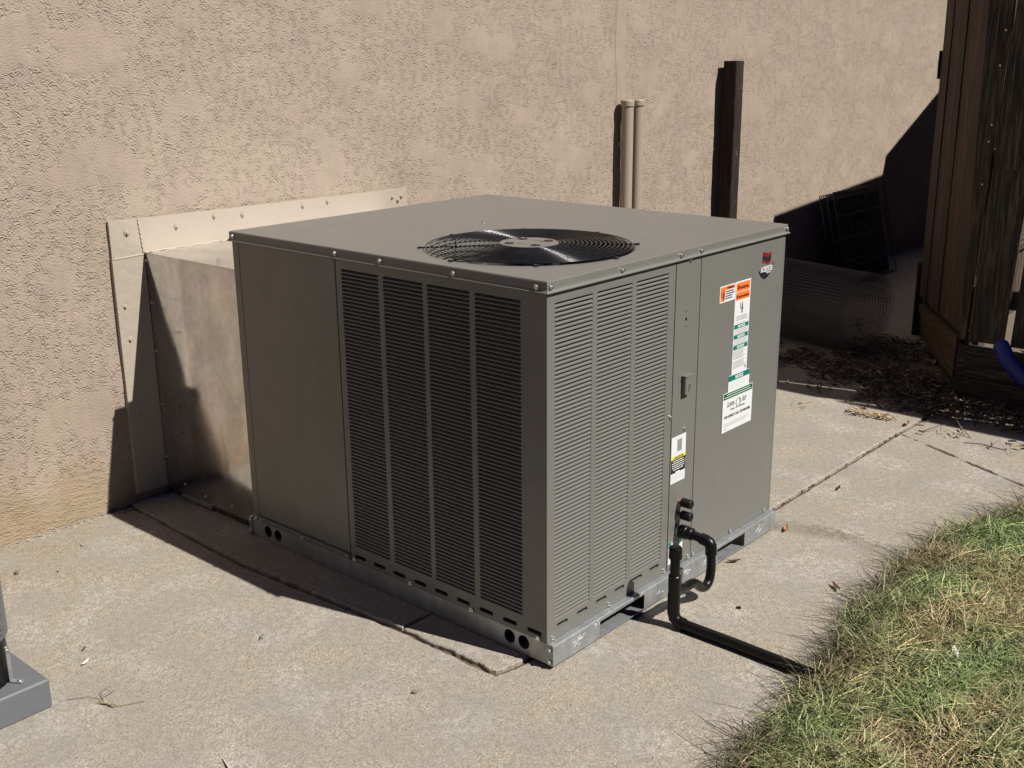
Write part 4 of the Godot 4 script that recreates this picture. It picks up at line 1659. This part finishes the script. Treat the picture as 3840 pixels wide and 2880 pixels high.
# ---------------------------------------------------------------- the other condenser, at the left edge
func rounded(cx: float, cz: float, hx: float, hz: float, r: float, y: float) -> Array:
	var pts := []
	for q in [[1, 1, 0.0], [-1, 1, 0.5], [-1, -1, 1.0], [1, -1, 1.5]]:
		for k in 9:
			var an: float = PI * (q[2] + 0.5 * k / 8.0)
			pts.append(Vector3(cx + q[0] * (hx - r) + cos(an) * r, y, cz + q[1] * (hz - r) + sin(an) * r))
	return pts


func band(mb: MB, lo: Array, hi: Array) -> void:
	for k in lo.size():
		var j := (k + 1) % lo.size()
		mb.quad(lo[j], lo[k], hi[k], hi[j])


func condenser() -> void:
	var o := thing("outdoor_condenser", "grey louvred condenser on a plastic pad, cut by the left edge", "condenser", Vector3.ZERO)
	var pad := MB.new()
	pad.box(Vector3(-1.76, -0.009, -1.64), Vector3(-0.918, 0.068, -0.80), 0.004)
	put("pad", pad, M.grey_plastic, o)
	var cx := -1.31
	var cz := -1.19
	var h := 0.358
	var base := MB.new()
	band(base, rounded(cx, cz, h - 0.004, h - 0.004, 0.1, 0.0685), rounded(cx, cz, h - 0.006, h - 0.006, 0.1, 0.182))
	put("base_pan", base, M.black_plastic, o)
	var core := MB.new()
	band(core, rounded(cx, cz, h - 0.045, h - 0.045, 0.09, 0.10), rounded(cx, cz, h - 0.045, h - 0.045, 0.09, 0.72))
	put("coil", core, M.coil_fins, o)
	for k in 44:
		var y := 0.186 + k * 0.0120
		var s := MB.new()
		band(s, rounded(cx, cz, h, h, 0.1, y), rounded(cx, cz, h + 0.001, h + 0.001, 0.1, y + 0.0062))
		band(s, rounded(cx, cz, h + 0.001, h + 0.001, 0.1, y + 0.0062), rounded(cx, cz, h - 0.003, h - 0.003, 0.099, y + 0.0068))
		put("louver", s, M.grey_paint, o)
	var lid := MB.new()
	var a := rounded(cx, cz, h + 0.004, h + 0.004, 0.1, 0.71)
	var b := rounded(cx, cz, h + 0.004, h + 0.004, 0.1, 0.75)
	band(lid, a, b)
	for k in b.size():
		lid.tri(Vector3(cx, 0.765, cz), b[(k + 1) % b.size()], b[k])
	put("lid", lid, M.grey_paint, o)
	# hold-down strap
	var st := MB.new()
	var f := Basis(Vector3(0.82, 0, -0.57), Vector3.UP, Vector3(0.57, 0, 0.82))
	var at := Transform3D(f, Vector3(-0.984, 0.0, -0.858))
	st.box(Vector3(-0.007, 0.072, 0.0), Vector3(0.007, 0.165, 0.003), 0.001, at)
	st.box(Vector3(-0.007, 0.0695, 0.0), Vector3(0.007, 0.0725, 0.032), 0.001, at)
	put("strap", st, M.galvanised_rail, o)
	for q in [Transform3D(f.scaled(Vector3.ONE * 0.9), at * Vector3(0, 0.152, 0.0032)), Transform3D((f * Basis(Vector3.RIGHT, Vector3(0, 0, -1), Vector3.UP)).scaled(Vector3.ONE * 0.9), at * Vector3(0, 0.0727, 0.022))]:
		put("screw", screw_mesh, M.zinc, o, q)


# ---------------------------------------------------------------- things against the wall
func wall_pipes() -> void:
	var labels := ["left of two capped beige pipes standing against the stucco wall", "right of two capped beige pipes standing against the stucco wall"]
	for k in 2:
		var x := 2.754 + 0.090 * k
		var o := thing("capped_pipe", labels[k], "pipe", Vector3(x, 0, WALL_Z + 0.0473), "capped pipes on the wall")
		var b := MB.new()
		b.lathe(Transform3D(), [Vector2(0.0, -0.01), Vector2(0.0305, -0.01), Vector2(0.0305, 1.25)], 28)
		put("pipe", b, M.pvc_paint, o)
		b = MB.new()
		b.lathe(Transform3D(), [Vector2(0.0305, 1.2465), Vector2(0.0345, 1.2470), Vector2(0.0350, 1.2495), Vector2(0.0350, 1.272), Vector2(0.0335, 1.2755), Vector2(0.026, 1.277), Vector2(0.0, 1.2775)], 28)
		put("cap", b, M.pvc_paint, o)
		if k == 0:
			b = MB.new()
			for s in 6:
				var a0 := 0.35 + s * 0.13
				var a1 := a0 + 0.13
				var q := []
				for an in [a0, a1]:
					q.append(Vector3(sin(an) * 0.0358, 1.2525, cos(an) * 0.0358))
				b.quad(q[0], q[1], q[1] + Vector3(0, 0.016 - 0.004 * (s % 2), 0), q[0] + Vector3(0, 0.016 - 0.003 * (s % 3), 0))
			var fo := put("bare_patch", b, M.zinc, o)
			fo.set_meta("label", "shiny strip where the paint is off the cap")
		for y in [0.45, 1.05]:
			b = MB.new()
			b.box(Vector3(-0.012, y, -0.046), Vector3(0.012, y + 0.02, -0.03))
			put("clip", b, M.pvc_paint, o)


func post() -> void:
	var o := thing("wooden_post", "dark brown square timber post standing against the stucco wall", "post", Vector3(3.691, 0, -1.6935))
	var b := MB.new()
	b.tint = Color(0.036, 0.018, 0.010)
	var a := 0.0815
	for k in 10:
		var ya := -0.01 + 1.465 * k / 10.0
		var yb := -0.01 + 1.465 * (k + 1) / 10.0
		var bow0 := 0.003 * sin(ya * 2.2)
		var bow1 := 0.003 * sin(yb * 2.2)
		var rg := func(y: float, w: float) -> Array:
			return [Vector3(0.004 + w, y, 0), Vector3(a - 0.004 + w, y, 0), Vector3(a + w, y, -0.004), Vector3(a + w, y, -a), Vector3(w, y, -a), Vector3(w, y, -0.004)]
		var p: Array = rg.call(ya, bow0)
		var q: Array = rg.call(yb, bow1)
		for i in 6:
			var j := (i + 1) % 6
			b.quad(p[i], p[j], q[j], q[i])
		if k == 9:
			for i in range(1, 5):
				b.tri(q[0], q[i], q[i + 1])
	put("beam", b, M.wood, o)
	# split along the front and a worn knot
	var c := MB.new()
	c.tint = Color(0.10, 0.07, 0.05)
	c.box(Vector3(0.028, 0.93, -0.001), Vector3(0.05, 0.965, 0.0025), 0.002)
	c.box(Vector3(0.05, 1.30, -0.001), Vector3(0.062, 1.33, 0.002), 0.0015)
	c.box(Vector3(0.046, 0.66, -0.001), Vector3(0.058, 0.685, 0.002), 0.0015)
	put("knot", c, M.wood, o)


func crate() -> void:
	var o := thing("folded_wire_crate", "black folded wire dog crate leaning on the shaded wall", "dog crate", Vector3(4.95, 0, -1.52))
	# lean: foot at z 0, head at the wall
	var layers := [[0.0, 0.0, 0.78, 0.64], [-0.035, -0.03, 0.76, 0.62], [-0.07, -0.06, 0.74, 0.615]]
	var names := ["front_panel", "side_panel", "back_panel"]
	for li in 3:
		var L: Array = layers[li]
		var b := MB.new()
		var P := func(x: float, y: float) -> Vector3: return Vector3(x + L[1], y * 0.95 + 0.005, L[0] - y * 0.235)
		var w: float = L[2]
		var h: float = L[3]
		b.tube([P.call(0, 0), P.call(w, 0), P.call(w, h), P.call(0, h)], 0.0042, 6, false, true)
		var n := int(w / 0.027)
		for k in n:
			var x := w * (k + 1) / (n + 1)
			b.tube([P.call(x, 0), P.call(x, h)], 0.0015, 5, false)
		for k in 3:
			var y := h * (k + 1) / 4.0
			b.tube([P.call(0, y), P.call(w, y)], 0.0028, 5, false)
		put(names[li], b, M.crate_wire, o)
		if li == 0:
			var dr := MB.new()
			var D := func(x: float, y: float) -> Vector3: return P.call(x, y) + Vector3(0, 0, 0.008)
			dr.tube([D.call(0.16, 0.13), D.call(0.72, 0.13), D.call(0.72, 0.47), D.call(0.16, 0.47)], 0.004, 6, false, true)
			put("crate_door", dr, M.crate_wire, o)
			for q in [[0.26, 0.40], [0.30, 0.06]]:
				var lt := MB.new()
				lt.tube([D.call(q[0], q[1]), D.call(q[0] + 0.05, q[1] + 0.01), D.call(q[0] + 0.055, q[1] - 0.035), D.call(q[0] + 0.01, q[1] - 0.035)], 0.004, 6)
				put("crate_latch", lt, M.old_wire, o)
	var tray := MB.new()
	tray.hexa([Vector3(0.0, 0.012, -0.045), Vector3(0.74, 0.012, -0.045), Vector3(0.74, 0.012, -0.052), Vector3(0.0, 0.012, -0.052), Vector3(0.0, 0.56, -0.182), Vector3(0.74, 0.56, -0.182), Vector3(0.74, 0.56, -0.189), Vector3(0.0, 0.56, -0.189)])
	put("floor_tray", tray, M.black_cap, o)


func mesh_roll() -> void:
	var o := thing("wire_mesh_roll", "roll of grey hardware cloth lying behind the unit by the gate", "wire mesh", Vector3(3.42, 0, -0.70))
	var ax := Vector3(0.2, 0, -0.98).normalized()
	var sd := Vector3(0.98, 0, 0.2).normalized()
	var ln := 1.02
	var cell := 0.0175
	var lay := 0
	for rad in [0.212, 0.205, 0.193]:
		var b := MB.new()
		var c := Vector3(0, 0.214, 0)
		var nr := int(ln / cell)
		var na := int(TAU * rad / cell)
		var start := rng.randf()
		var span := TAU
		for k in nr + 1:
			var pts := []
			for s in 61:
				var an := start + span * s / 60.0
				var rr: float = rad + 0.004 * sin(an * 3.0 + k * 0.05) - 0.010 * s / 60.0
				var q := c + ax * (k * cell + 0.012 * lay) + (sd * cos(an) + Vector3.UP * sin(an)) * rr
				q.y = maxf(q.y, 0.001 + 0.002 * lay)
				pts.append(q)
			b.tube(pts, 0.0013, 3, false)
		for k in na:
			var an := start + span * k / na
			var pts := []
			for s in 13:
				var rr: float = rad + 0.004 * sin(an * 3.0 + s * 0.31) - 0.010 * k / na
				var q := c + ax * (ln * s / 12.0 + 0.012 * lay) + (sd * cos(an) + Vector3.UP * sin(an)) * rr
				q.y = maxf(q.y, 0.001 + 0.002 * lay)
				pts.append(q)
			b.tube(pts, 0.0013, 3, false)
		put("mesh_layer", b, M.old_wire, o)
		lay += 1


func hose() -> void:
	var b := MB.new()
	var ctl := [Vector3(2.935, 0.302, 0.118), Vector3(2.915, 0.278, 0.137), Vector3(2.90, 0.240, 0.160), Vector3(2.90, 0.205, 0.195), Vector3(2.895, 0.165, 0.25), Vector3(2.89, 0.11, 0.35), Vector3(2.885, 0.05, 0.50), Vector3(2.88, 0.022, 0.75), Vector3(2.80, 0.02, 1.1)]
	var curve := Curve3D.new()
	for k in ctl.size():
		var tg: Vector3 = (ctl[mini(k + 1, ctl.size() - 1)] - ctl[maxi(k - 1, 0)]) / 6.0
		curve.add_point(ctl[k], -tg, tg)
	curve.bake_interval = 0.02
	var pts := []
	for p in curve.get_baked_points():
		pts.append(p)
	b.tube(pts, 0.035, 14)
	tag(put("blue_hose", b, M.blue_hose, self, Transform3D(Basis.from_scale(Vector3(0.4, 1, 1)), Vector3(2.905 * 0.6, -0.018, 0))), "wide flat blue hose hanging over the kick board of the fence", "hose")


# ---------------------------------------------------------------- vegetation
func tuft(seed_: int, long: bool) -> ArrayMesh:
	var r := RandomNumberGenerator.new()
	r.seed = seed_
	var b := MB.new()
	var count := 9 if long else 20
	for k in count:
		var an := r.randf() * TAU
		var d := Vector3(cos(an), 0, sin(an))
		var side := Vector3(-d.z, 0, d.x)
		var len := (0.075 + 0.075 * r.randf()) if long else (0.035 + 0.070 * r.randf() * (0.4 + r.randf()))
		var w := (0.0008 + 0.0004 * r.randf()) if long else (0.0007 + 0.0007 * r.randf())
		var p := Vector3((r.randf() - 0.5) * 0.03, 0, (r.randf() - 0.5) * 0.03)
		var pitch := 1.25 - 0.75 * r.randf()
		var bend := 0.4 + 2.4 * r.randf()
		if long:
			pitch = 0.9 - 0.6 * r.randf()
			bend = 0.3 + 0.9 * r.randf()
		var straw := r.randf() < 0.46
		var col := Color(0.37, 0.315, 0.185) if straw else Color(0.105, 0.127, 0.052)
		var kk := 0.45 + 1.15 * r.randf() * r.randf() + 0.25 * r.randf()
		col = Color(col.r * kk, col.g * kk, col.b * kk)
		if straw == false and r.randf() < 0.35:
			col = Color(0.25 * kk, 0.26 * kk, 0.13 * kk)
		b.tint = col
		var seg := 5
		var roll := (r.randf() - 0.5) * 1.4
		var base := b.v.size()
		for s in seg + 1:
			var t := float(s) / seg
			var ang := pitch - bend * t
			var dir := d * cos(ang) + Vector3.UP * sin(ang)
			if s > 0:
				p += dir * len / seg
			p += side * 0.004 * sin(t * 7.0 + k * 1.7) * t
			if p.y < 0.002:
				p.y = 0.002 + 0.003 * r.randf()
			var nn := (dir.cross(side)).normalized()
			var sd := (side * cos(roll) + nn * sin(roll)) * w * (1.0 - 0.85 * t * t)
			var face := sd.cross(dir).normalized()
			if face.y < 0:
				face = -face
			b.vert(p - sd, face, Vector2(0, t))
			b.vert(p + sd, face, Vector2(1, t))
		for s in seg:
			var a := base + s * 2
			b.ix.append_array(PackedInt32Array([a, a + 1, a + 3, a, a + 3, a + 2]))
	return b.done(true)


func scatter(called: String, mesh: Mesh, material: Material, xs: Array, cs: Array, parent: Node) -> void:
	var mm := MultiMesh.new()
	mm.transform_format = MultiMesh.TRANSFORM_3D
	mm.use_colors = true
	mm.mesh = mesh
	mm.instance_count = xs.size()
	for k in xs.size():
		mm.set_instance_transform(k, xs[k])
		mm.set_instance_color(k, cs[k])
	var o := MultiMeshInstance3D.new()
	o.name = called
	o.multimesh = mm
	o.material_override = material
	parent.add_child(o, true)


func grass_edge(x: float) -> float:
	var k := [[-3.0, 0.64], [-0.4, 0.64], [-0.09, 0.590], [0.105, 0.568], [0.27, 0.572], [0.42, 0.560], [0.53, 0.525], [0.745, 0.505], [0.926, 0.465], [1.271, 0.470], [1.585, 0.52], [1.863, 0.61], [2.3, 0.70], [3.2, 0.75]]
	for i in k.size() - 1:
		if x < k[i + 1][0]:
			return lerpf(k[i][1], k[i + 1][1], clampf((x - k[i][0]) / (k[i + 1][0] - k[i][0]), 0, 1))
	return 0.75


func grass() -> void:
	var o := thing("grass", "unmown green and straw coloured lawn grass spilling over the patio edge", "grass", Vector3.ZERO, "", "stuff")
	var g := RandomNumberGenerator.new()
	g.seed = 5
	var dens := noise(3.0, 91, 3)
	var hue := noise(1.9, 92, 3)
	var xs := [[], [], [], []]
	var cs := [[], [], [], []]
	var want := 24000
	var tries := 0
	while want > 0 and tries < 90000:
		tries += 1
		var x := -0.75 + g.randf() * 3.3
		var z := 0.42 + pow(g.randf(), 1.15) * 1.5
		var edge := grass_edge(x) + 0.035 * dens.get_noise_2d(x * 6.0, 3.0)
		if z < edge:
			continue
		var near := smooth(0.0, 0.10, z - edge)
		if g.randf() > 0.35 + 0.65 * near:
			continue
		if dens.get_noise_2d(x * 2.4, z * 2.4) < -0.34 and g.randf() < 0.5:
			continue
		want -= 1
		var s := (0.65 + 0.75 * g.randf()) * (0.85 + 0.5 * dens.get_noise_2d(x + 20.0, z))
		var lift := 0.028 * near * g.randf() + 0.012 * near * maxf(0.0, dens.get_noise_2d(x * 1.5, z * 1.5 + 8.0))
		var t := Transform3D(Basis(Vector3.UP, g.randf() * TAU).scaled(Vector3(s, s * (0.8 + 0.4 * g.randf()), s)), Vector3(x, -0.008 + lift, z))
		# near the edge the blades lean out over the concrete
		var lean := (1.0 - smooth(0.0, 0.22, z - edge)) * 0.55
		t.basis = Basis(Vector3.RIGHT, -lean * g.randf()) * t.basis
		var hv := hue.get_noise_2d(x, z * 1.4)
		var green := clampf(0.5 + 1.3 * hv + 0.35 * smooth(0.9, 1.7, x), 0.0, 1.0)
		var k := 0.75 + 0.5 * g.randf()
		var kind := int(g.randi() % 3)
		xs[kind].append(t)
		cs[kind].append(Color(lerpf(1.25, 0.80, green) * k, lerpf(1.02, 1.12, green) * k, lerpf(0.95, 0.75, green) * k))
	for e in 420:
		var x := -0.5 + g.randf() * 2.7
		var z := grass_edge(x) + (g.randf() - 0.25) * 0.06
		var t := Transform3D(Basis(Vector3.UP, g.randf() * TAU).scaled(Vector3.ONE * (0.7 + 0.5 * g.randf())), Vector3(x, -0.006, z))
		t.basis = Basis(Vector3.RIGHT, -0.5 * g.randf()) * t.basis
		xs[3].append(t)
		var dk := 0.35 + 0.6 * g.randf()
		cs[3].append(Color(dk, dk * 0.9, dk * 0.95))
	for k in 3:
		scatter("grass_tufts", tuft(100 + k, false), M.blade, xs[k], cs[k], o)
	scatter("grass_runners", tuft(140, true), M.blade, xs[3], cs[3], o)
	var soil := MB.new()
	soil.quad(Vector3(-6, -0.013, 14), Vector3(2.96, -0.013, 14), Vector3(2.96, -0.013, 0.552), Vector3(-6, -0.013, 0.552))
	tag(put("lawn_soil", soil, M.soil), "dark soil under the lawn beside the patio", "", "", "structure")


func chip_mesh(kind: int) -> ArrayMesh:
	var b := MB.new()
	if kind == 0:      # curled leaf
		var prev := []
		for s in 6:
			var t := s / 5.0
			var w := 0.0055 * sin(PI * (0.08 + 0.88 * t))
			var p := Vector3((t - 0.5) * 0.036, 0.003 + 0.004 * (2.0 * t - 1.0) * (2.0 * t - 1.0), 0.0)
			var row := [p + Vector3(0, 0.0022, -w), p, p + Vector3(0, 0.0022, w)]
			if s > 0:
				for k in 2:
					b.quad(prev[k], prev[k + 1], row[k + 1], row[k])
			prev = row
	elif kind == 1:    # twig
		b.tube([Vector3(-0.03, 0.003, 0), Vector3(-0.006, 0.004, 0.003), Vector3(0.012, 0.003, 0.001), Vector3(0.034, 0.004, 0.005)], [0.0013, 0.0011, 0.0010, 0.0005], 5)
	else:              # bark chip
		b.box(Vector3(-0.012, 0.0, -0.005), Vector3(0.012, 0.004, 0.005), 0.0015)
	return b.done()


func litter() -> void:
	var o := thing("leaf_litter", "dark mulch of dead leaves, bark and twigs swept up by the gate", "leaf litter", Vector3.ZERO, "", "stuff")
	var g := RandomNumberGenerator.new()
	g.seed = 9
	var d := noise(2.4, 95, 3)
	var xs := [[], [], []]
	var cs := [[], [], []]
	var n := 0
	while n < 5200:
		var x := 2.36 + g.randf() * 1.75
		var z := -1.45 + g.randf() * 2.2
		# bank runs along the fence and spreads under the gate
		var m := 0.0
		m = maxf(m, 1.0 - absf(x - 2.82) / 0.24 if z > -0.42 else 0.0)
		m = maxf(m, 1.0 - Vector2((x - 3.08) / 0.30, (z + 0.45) / 0.52).length())
		m = maxf(m, 0.8 - Vector2((x - 3.45) / 0.6, (z + 0.62) / 0.35).length())
		m = maxf(m, 0.75 - absf(z + 1.0 - (x - 2.9) * 0.2) / 0.16 if x < 3.3 else 0.0)
		if g.randf() > m * 1.8 + 0.5 * d.get_noise_2d(x, z):
			continue
		n += 1
		var k := int(g.randi() % 3)
		var s := 0.4 + 0.7 * g.randf() + 0.9 * pow(g.randf(), 5.0)
		var t := Transform3D(Basis.from_euler(Vector3((g.randf() - 0.5) * 0.9, g.randf() * TAU, (g.randf() - 0.5) * 0.9)).scaled(Vector3.ONE * s), Vector3(x, 0.002 + 0.03 * maxf(m, 0.0) * g.randf(), z))
		xs[k].append(t)
		var c := Color(0.07, 0.048, 0.03)
		var q := g.randf()
		if q > 0.88:
			c = Color(0.28, 0.21, 0.12)
		elif q > 0.6:
			c = Color(0.12, 0.078, 0.045)
		var kk := 0.6 + 0.8 * g.randf()
		cs[k].append(Color(c.r * kk, c.g * kk, c.b * kk))
	for k in 3:
		scatter(["dead_leaves", "twigs", "bark_chips"][k], chip_mesh(k), M.coloured, xs[k], cs[k], o)
	# dried clippings just in the sun
	xs = [[], []]
	cs = [[], []]
	for k in 90:
		var a := g.randf() * TAU
		var r := sqrt(g.randf())
		var t := Transform3D(Basis.from_euler(Vector3((g.randf() - 0.5) * 0.6, g.randf() * TAU, 0)).scaled(Vector3.ONE * (0.5 + 0.6 * g.randf())), Vector3(2.475 + cos(a) * r * 0.035, 0.002 + 0.008 * g.randf(), -0.235 + sin(a) * r * 0.11))
		xs[k % 2].append(t)
		var kk := 0.7 + 0.5 * g.randf()
		cs[k % 2].append(Color(0.42 * kk, 0.31 * kk, 0.19 * kk))
	var dry := thing("dried_clippings", "small heap of tan dried clippings in the sun at the shadow's edge", "clippings", Vector3.ZERO, "", "stuff")
	scatter("clippings", chip_mesh(0), M.coloured, xs[0], cs[0], dry)
	scatter("stalks", chip_mesh(1), M.coloured, xs[1], cs[1], dry)


func debris() -> void:
	# single bits lying about
	var leaf := func(called: String, label: String, cat: String, x: float, y: float, z: float, turn: float, s: float, c: Color) -> void:
		var b := MB.new()
		b.tint = c
		var src: Array = chip_mesh(0).surface_get_arrays(0)
		for i in src[Mesh.ARRAY_VERTEX].size():
			b.vert(src[Mesh.ARRAY_VERTEX][i], src[Mesh.ARRAY_NORMAL][i], Vector2.ZERO)
		b.ix = src[Mesh.ARRAY_INDEX]
		tag(put(called, b, M.coloured, self, Transform3D(Basis(Vector3.UP, turn).scaled(Vector3.ONE * s), Vector3(x, y, z))), label, cat)
	leaf.call("dead_leaf", "curled brown leaf on the concrete between drain pipe and grass", "leaf", 0.891, -0.008, 0.363, 0.9, 1.35, Color(0.10, 0.045, 0.03))
	leaf.call("dead_leaf", "dark curled leaf by the right forklift slot of the unit", "leaf", 0.85, -0.008, 0.045, 2.4, 1.2, Color(0.035, 0.018, 0.015))
	leaf.call("dead_leaf", "rusty orange leaf at the far corner of the base rail", "leaf", 1.172, -0.008, 0.05, 0.4, 1.3, Color(0.30, 0.13, 0.06))
	leaf.call("dead_leaf", "tiny red brown leaf beside the condenser pad", "leaf", -0.73, -0.008, -0.998, 0.7, 0.62, Color(0.10, 0.04, 0.02))
	leaf.call("paint_flake", "pale flake on the concrete right of the condenser pad", "flake", -0.764, -0.008, -0.927, 0.5, 0.85, Color(0.62, 0.58, 0.48))
	leaf.call("dead_leaf", "narrow brown leaf at the shadow's edge beyond the slab joint", "leaf", 2.447, 0.001, -0.074, 0.2, 1.6, Color(0.22, 0.13, 0.07))
	leaf.call("dead_leaf", "small black leaf in the middle of the far slab", "leaf", 1.62, -0.008, 0.02, 0.3, 1.0, Color(0.03, 0.025, 0.03))
	var sliver := MB.new()
	sliver.tint = Color(0.48, 0.42, 0.36)
	sliver.hexa([Vector3(-0.001, 0.002, 0.036), Vector3(0.001, 0.002, 0.036), Vector3(0.0006, 0.001, -0.036), Vector3(-0.0006, 0.001, -0.036), Vector3(-0.0045, 0.010, 0.036), Vector3(0.0045, 0.011, 0.036), Vector3(0.0008, 0.003, -0.036), Vector3(-0.0008, 0.003, -0.036)])
	tag(put("white_sliver", sliver, M.coloured, self, Transform3D(Basis(Vector3.UP, -0.28), Vector3(-0.782, -0.009, -0.272))), "pale sliver of wood at the bottom edge of the patio", "wood chip")
	var rock := func(called: String, label: String, cat: String, x: float, z: float, r: float, c: Color) -> void:
		var b := MB.new()
		b.tint = c
		var g := RandomNumberGenerator.new()
		g.seed = int(absf(x) * 1000.0)
		var rings := []
		for j in 6:
			var ring := []
			for k in 9:
				var an := TAU * k / 9.0
				var ph := PI * j / 5.0
				var q := 1.0 + 0.25 * (g.randf() - 0.5)
				ring.append(Vector3(cos(an) * sin(ph) * r * q, r * 0.55 - cos(ph) * r * 0.6, sin(an) * sin(ph) * r * 0.7 * q))
			rings.append(ring)
		for j in 5:
			for k in 9:
				var l := (k + 1) % 9
				b.quad(rings[j][l], rings[j][k], rings[j + 1][k], rings[j + 1][l])
		tag(put(called, b, M.coloured, self, Transform3D(Basis(Vector3.UP, x * 3.0), Vector3(x, -0.010, z))), label, cat)
	rock.call("pebble", "grey brown pebble on the open concrete in front of the left louvres", "pebble", -0.303, -0.173, 0.0085, Color(0.17, 0.13, 0.11))
	rock.call("pebble", "grey pebble near the wall above the condenser", "pebble", -0.633, -1.585, 0.010, Color(0.13, 0.12, 0.10))
	rock.call("pebble", "small dark pebble right of the grey one near the wall", "pebble", -0.545, -1.50, 0.0045, Color(0.08, 0.07, 0.055))
	rock.call("pebble", "flat grey pebble by the edge of the unit's shadow near the wall", "pebble", -0.40, -1.62, 0.008, Color(0.24, 0.23, 0.19))
	# washer
	var w := MB.new()
	w.lathe(Transform3D(), [Vector2(0.0028, 0.002), Vector2(0.0028, 0.0), Vector2(0.0072, 0.0), Vector2(0.0072, 0.002), Vector2(0.0028, 0.002)], 16)
	tag(put("dark_hole_disc", w, M.black_cap, self, Transform3D(Basis(), Vector3(0.601, -0.008, 0.208))), "black washer lying on the concrete right of the drain pipe", "washer")
	# tangle of dry roots
	var tangle := MB.new()
	for k in 15:
		var an := 0.55 + (rng.randf() - 0.5) * 0.9
		var l := 0.03 + 0.05 * rng.randf()
		var pts := []
		for s in 7:
			var t := s / 6.0 - 0.5
			pts.append(Vector3(cos(an) * l * t + 0.014 * (rng.randf() - 0.5) * 0.4, 0.003 + 0.005 * rng.randf(), sin(an) * l * t * 0.6 + 0.016 * (0.25 - t * t)))
		tangle.tint = Color(0.42, 0.35, 0.22) if k % 3 else Color(0.12, 0.09, 0.06)
		tangle.tube(pts, 0.0009, 4)
	tangle.tint = Color(0.16, 0.12, 0.08)
	tangle.tube([Vector3(-0.02, 0.004, -0.02), Vector3(-0.035, 0.008, -0.045), Vector3(-0.02, 0.012, -0.065), Vector3(-0.005, 0.008, -0.05), Vector3(-0.02, 0.004, -0.03)], 0.0009, 4)
	tangle.tube([Vector3(-0.02, 0.003, -0.02), Vector3(-0.06, 0.004, -0.03), Vector3(-0.11, 0.003, -0.02)], 0.0008, 4)
	tangle.tube([Vector3(0.03, 0.003, 0.01), Vector3(0.06, 0.004, 0.0), Vector3(0.085, 0.003, -0.012)], 0.0008, 4)
	tag(put("root_tangle", tangle, M.coloured, self, Transform3D(Basis(Vector3.UP, -0.85), Vector3(-0.825, -0.009, -0.705))), "tangle of dry straw on the concrete by the condenser pad", "straw")
	var twig := MB.new()
	twig.tint = Color(0.06, 0.04, 0.03)
	twig.tube([Vector3(-0.012, 0.002, 0.012), Vector3(0, 0.003, 0), Vector3(0.014, 0.002, -0.004)], 0.0011, 5)
	twig.tube([Vector3(0, 0.003, 0), Vector3(-0.002, 0.003, 0.014)], 0.0009, 5)
	tag(put("forked_twig", twig, M.coloured, self, Transform3D(Basis(), Vector3(-0.385, -0.009, -0.692))), "small dark forked twig on the concrete left of the unit's shadow", "twig")
	var tw2 := MB.new()
	tw2.tint = Color(0.14, 0.10, 0.07)
	tw2.tube([Vector3(-0.03, 0.002, -0.06), Vector3(-0.012, 0.003, -0.02), Vector3(0.0, 0.002, 0.0), Vector3(-0.01, 0.002, 0.05), Vector3(-0.012, 0.002, 0.10)], 0.0018, 5)
	tag(put("bent_twig", tw2, M.coloured, self, Transform3D(Basis(), Vector3(2.43, -0.008, 0.24))), "bent twig on the slab in front of the fence", "twig")
	# small white feather in the grass
	var fe := MB.new()
	fe.tint = Color(0.75, 0.75, 0.72)
	for k in 14:
		var t := k / 13.0
		var w2 := 0.009 * sin(PI * (0.1 + 0.8 * t)) * (0.8 + 0.3 * rng.randf())
		var p := Vector3((t - 0.5) * 0.05, 0.004 * sin(t * 3.0), 0)
		for s in [-1.0, 1.0]:
			fe.tube([p, p + Vector3(0.006, 0.002, s * w2 * 0.7)], 0.0006, 3, false)
	tag(put("white_feather", fe, M.coloured, self, Transform3D(Basis(Vector3.UP, 0.6), Vector3(0.64, 0.055, 0.80))), "small white feather caught in the grass", "feather")
	# crumbs and specks that nobody would count
	var crumbs := thing("crumbs", "scattered grit and crumbs of mortar on the patio", "grit", Vector3.ZERO, "", "stuff")
	var g := RandomNumberGenerator.new()
	g.seed = 3
	var xs := []
	var cs := []
	for k in 420:
		var x := -1.0 + g.randf() * 3.4
		var z := -1.75 + g.randf() * 2.25
		var y := -0.009
		var s := 0.10 + 0.16 * g.randf()
		var c := Color(0.12, 0.09, 0.07) if g.randf() < 0.6 else Color(0.5, 0.45, 0.38)
		if x > -0.15 and z < -0.05:
			y = 0.0
			if x < 1.2:
				continue
		if k < 130:
			x = -0.9 + 1.0 * g.randf()
			z = -1.795 + 0.05 * g.randf() * g.randf()
			s = 0.25 + 0.5 * g.randf()
			c = Color(0.32, 0.27, 0.21)
			y = -0.009
			if x > -0.2:
				c = Color(0.12, 0.11, 0.10)
				s *= 1.5
		elif k < 210:
			x = 1.16 + 1.2 * g.randf()
			z = -0.063 + (g.randf() - 0.5) * 0.014
			c = Color(0.10, 0.07, 0.05)
			s = 0.2 + 0.4 * g.randf()
			y = -0.006
		xs.append(Transform3D(Basis.from_euler(Vector3(g.randf() * 3.0, g.randf() * 6.0, g.randf())).scaled(Vector3.ONE * s), Vector3(x, y, z)))
		cs.append(c)
	scatter("grit", chip_mesh(2), M.coloured, xs, cs, crumbs)
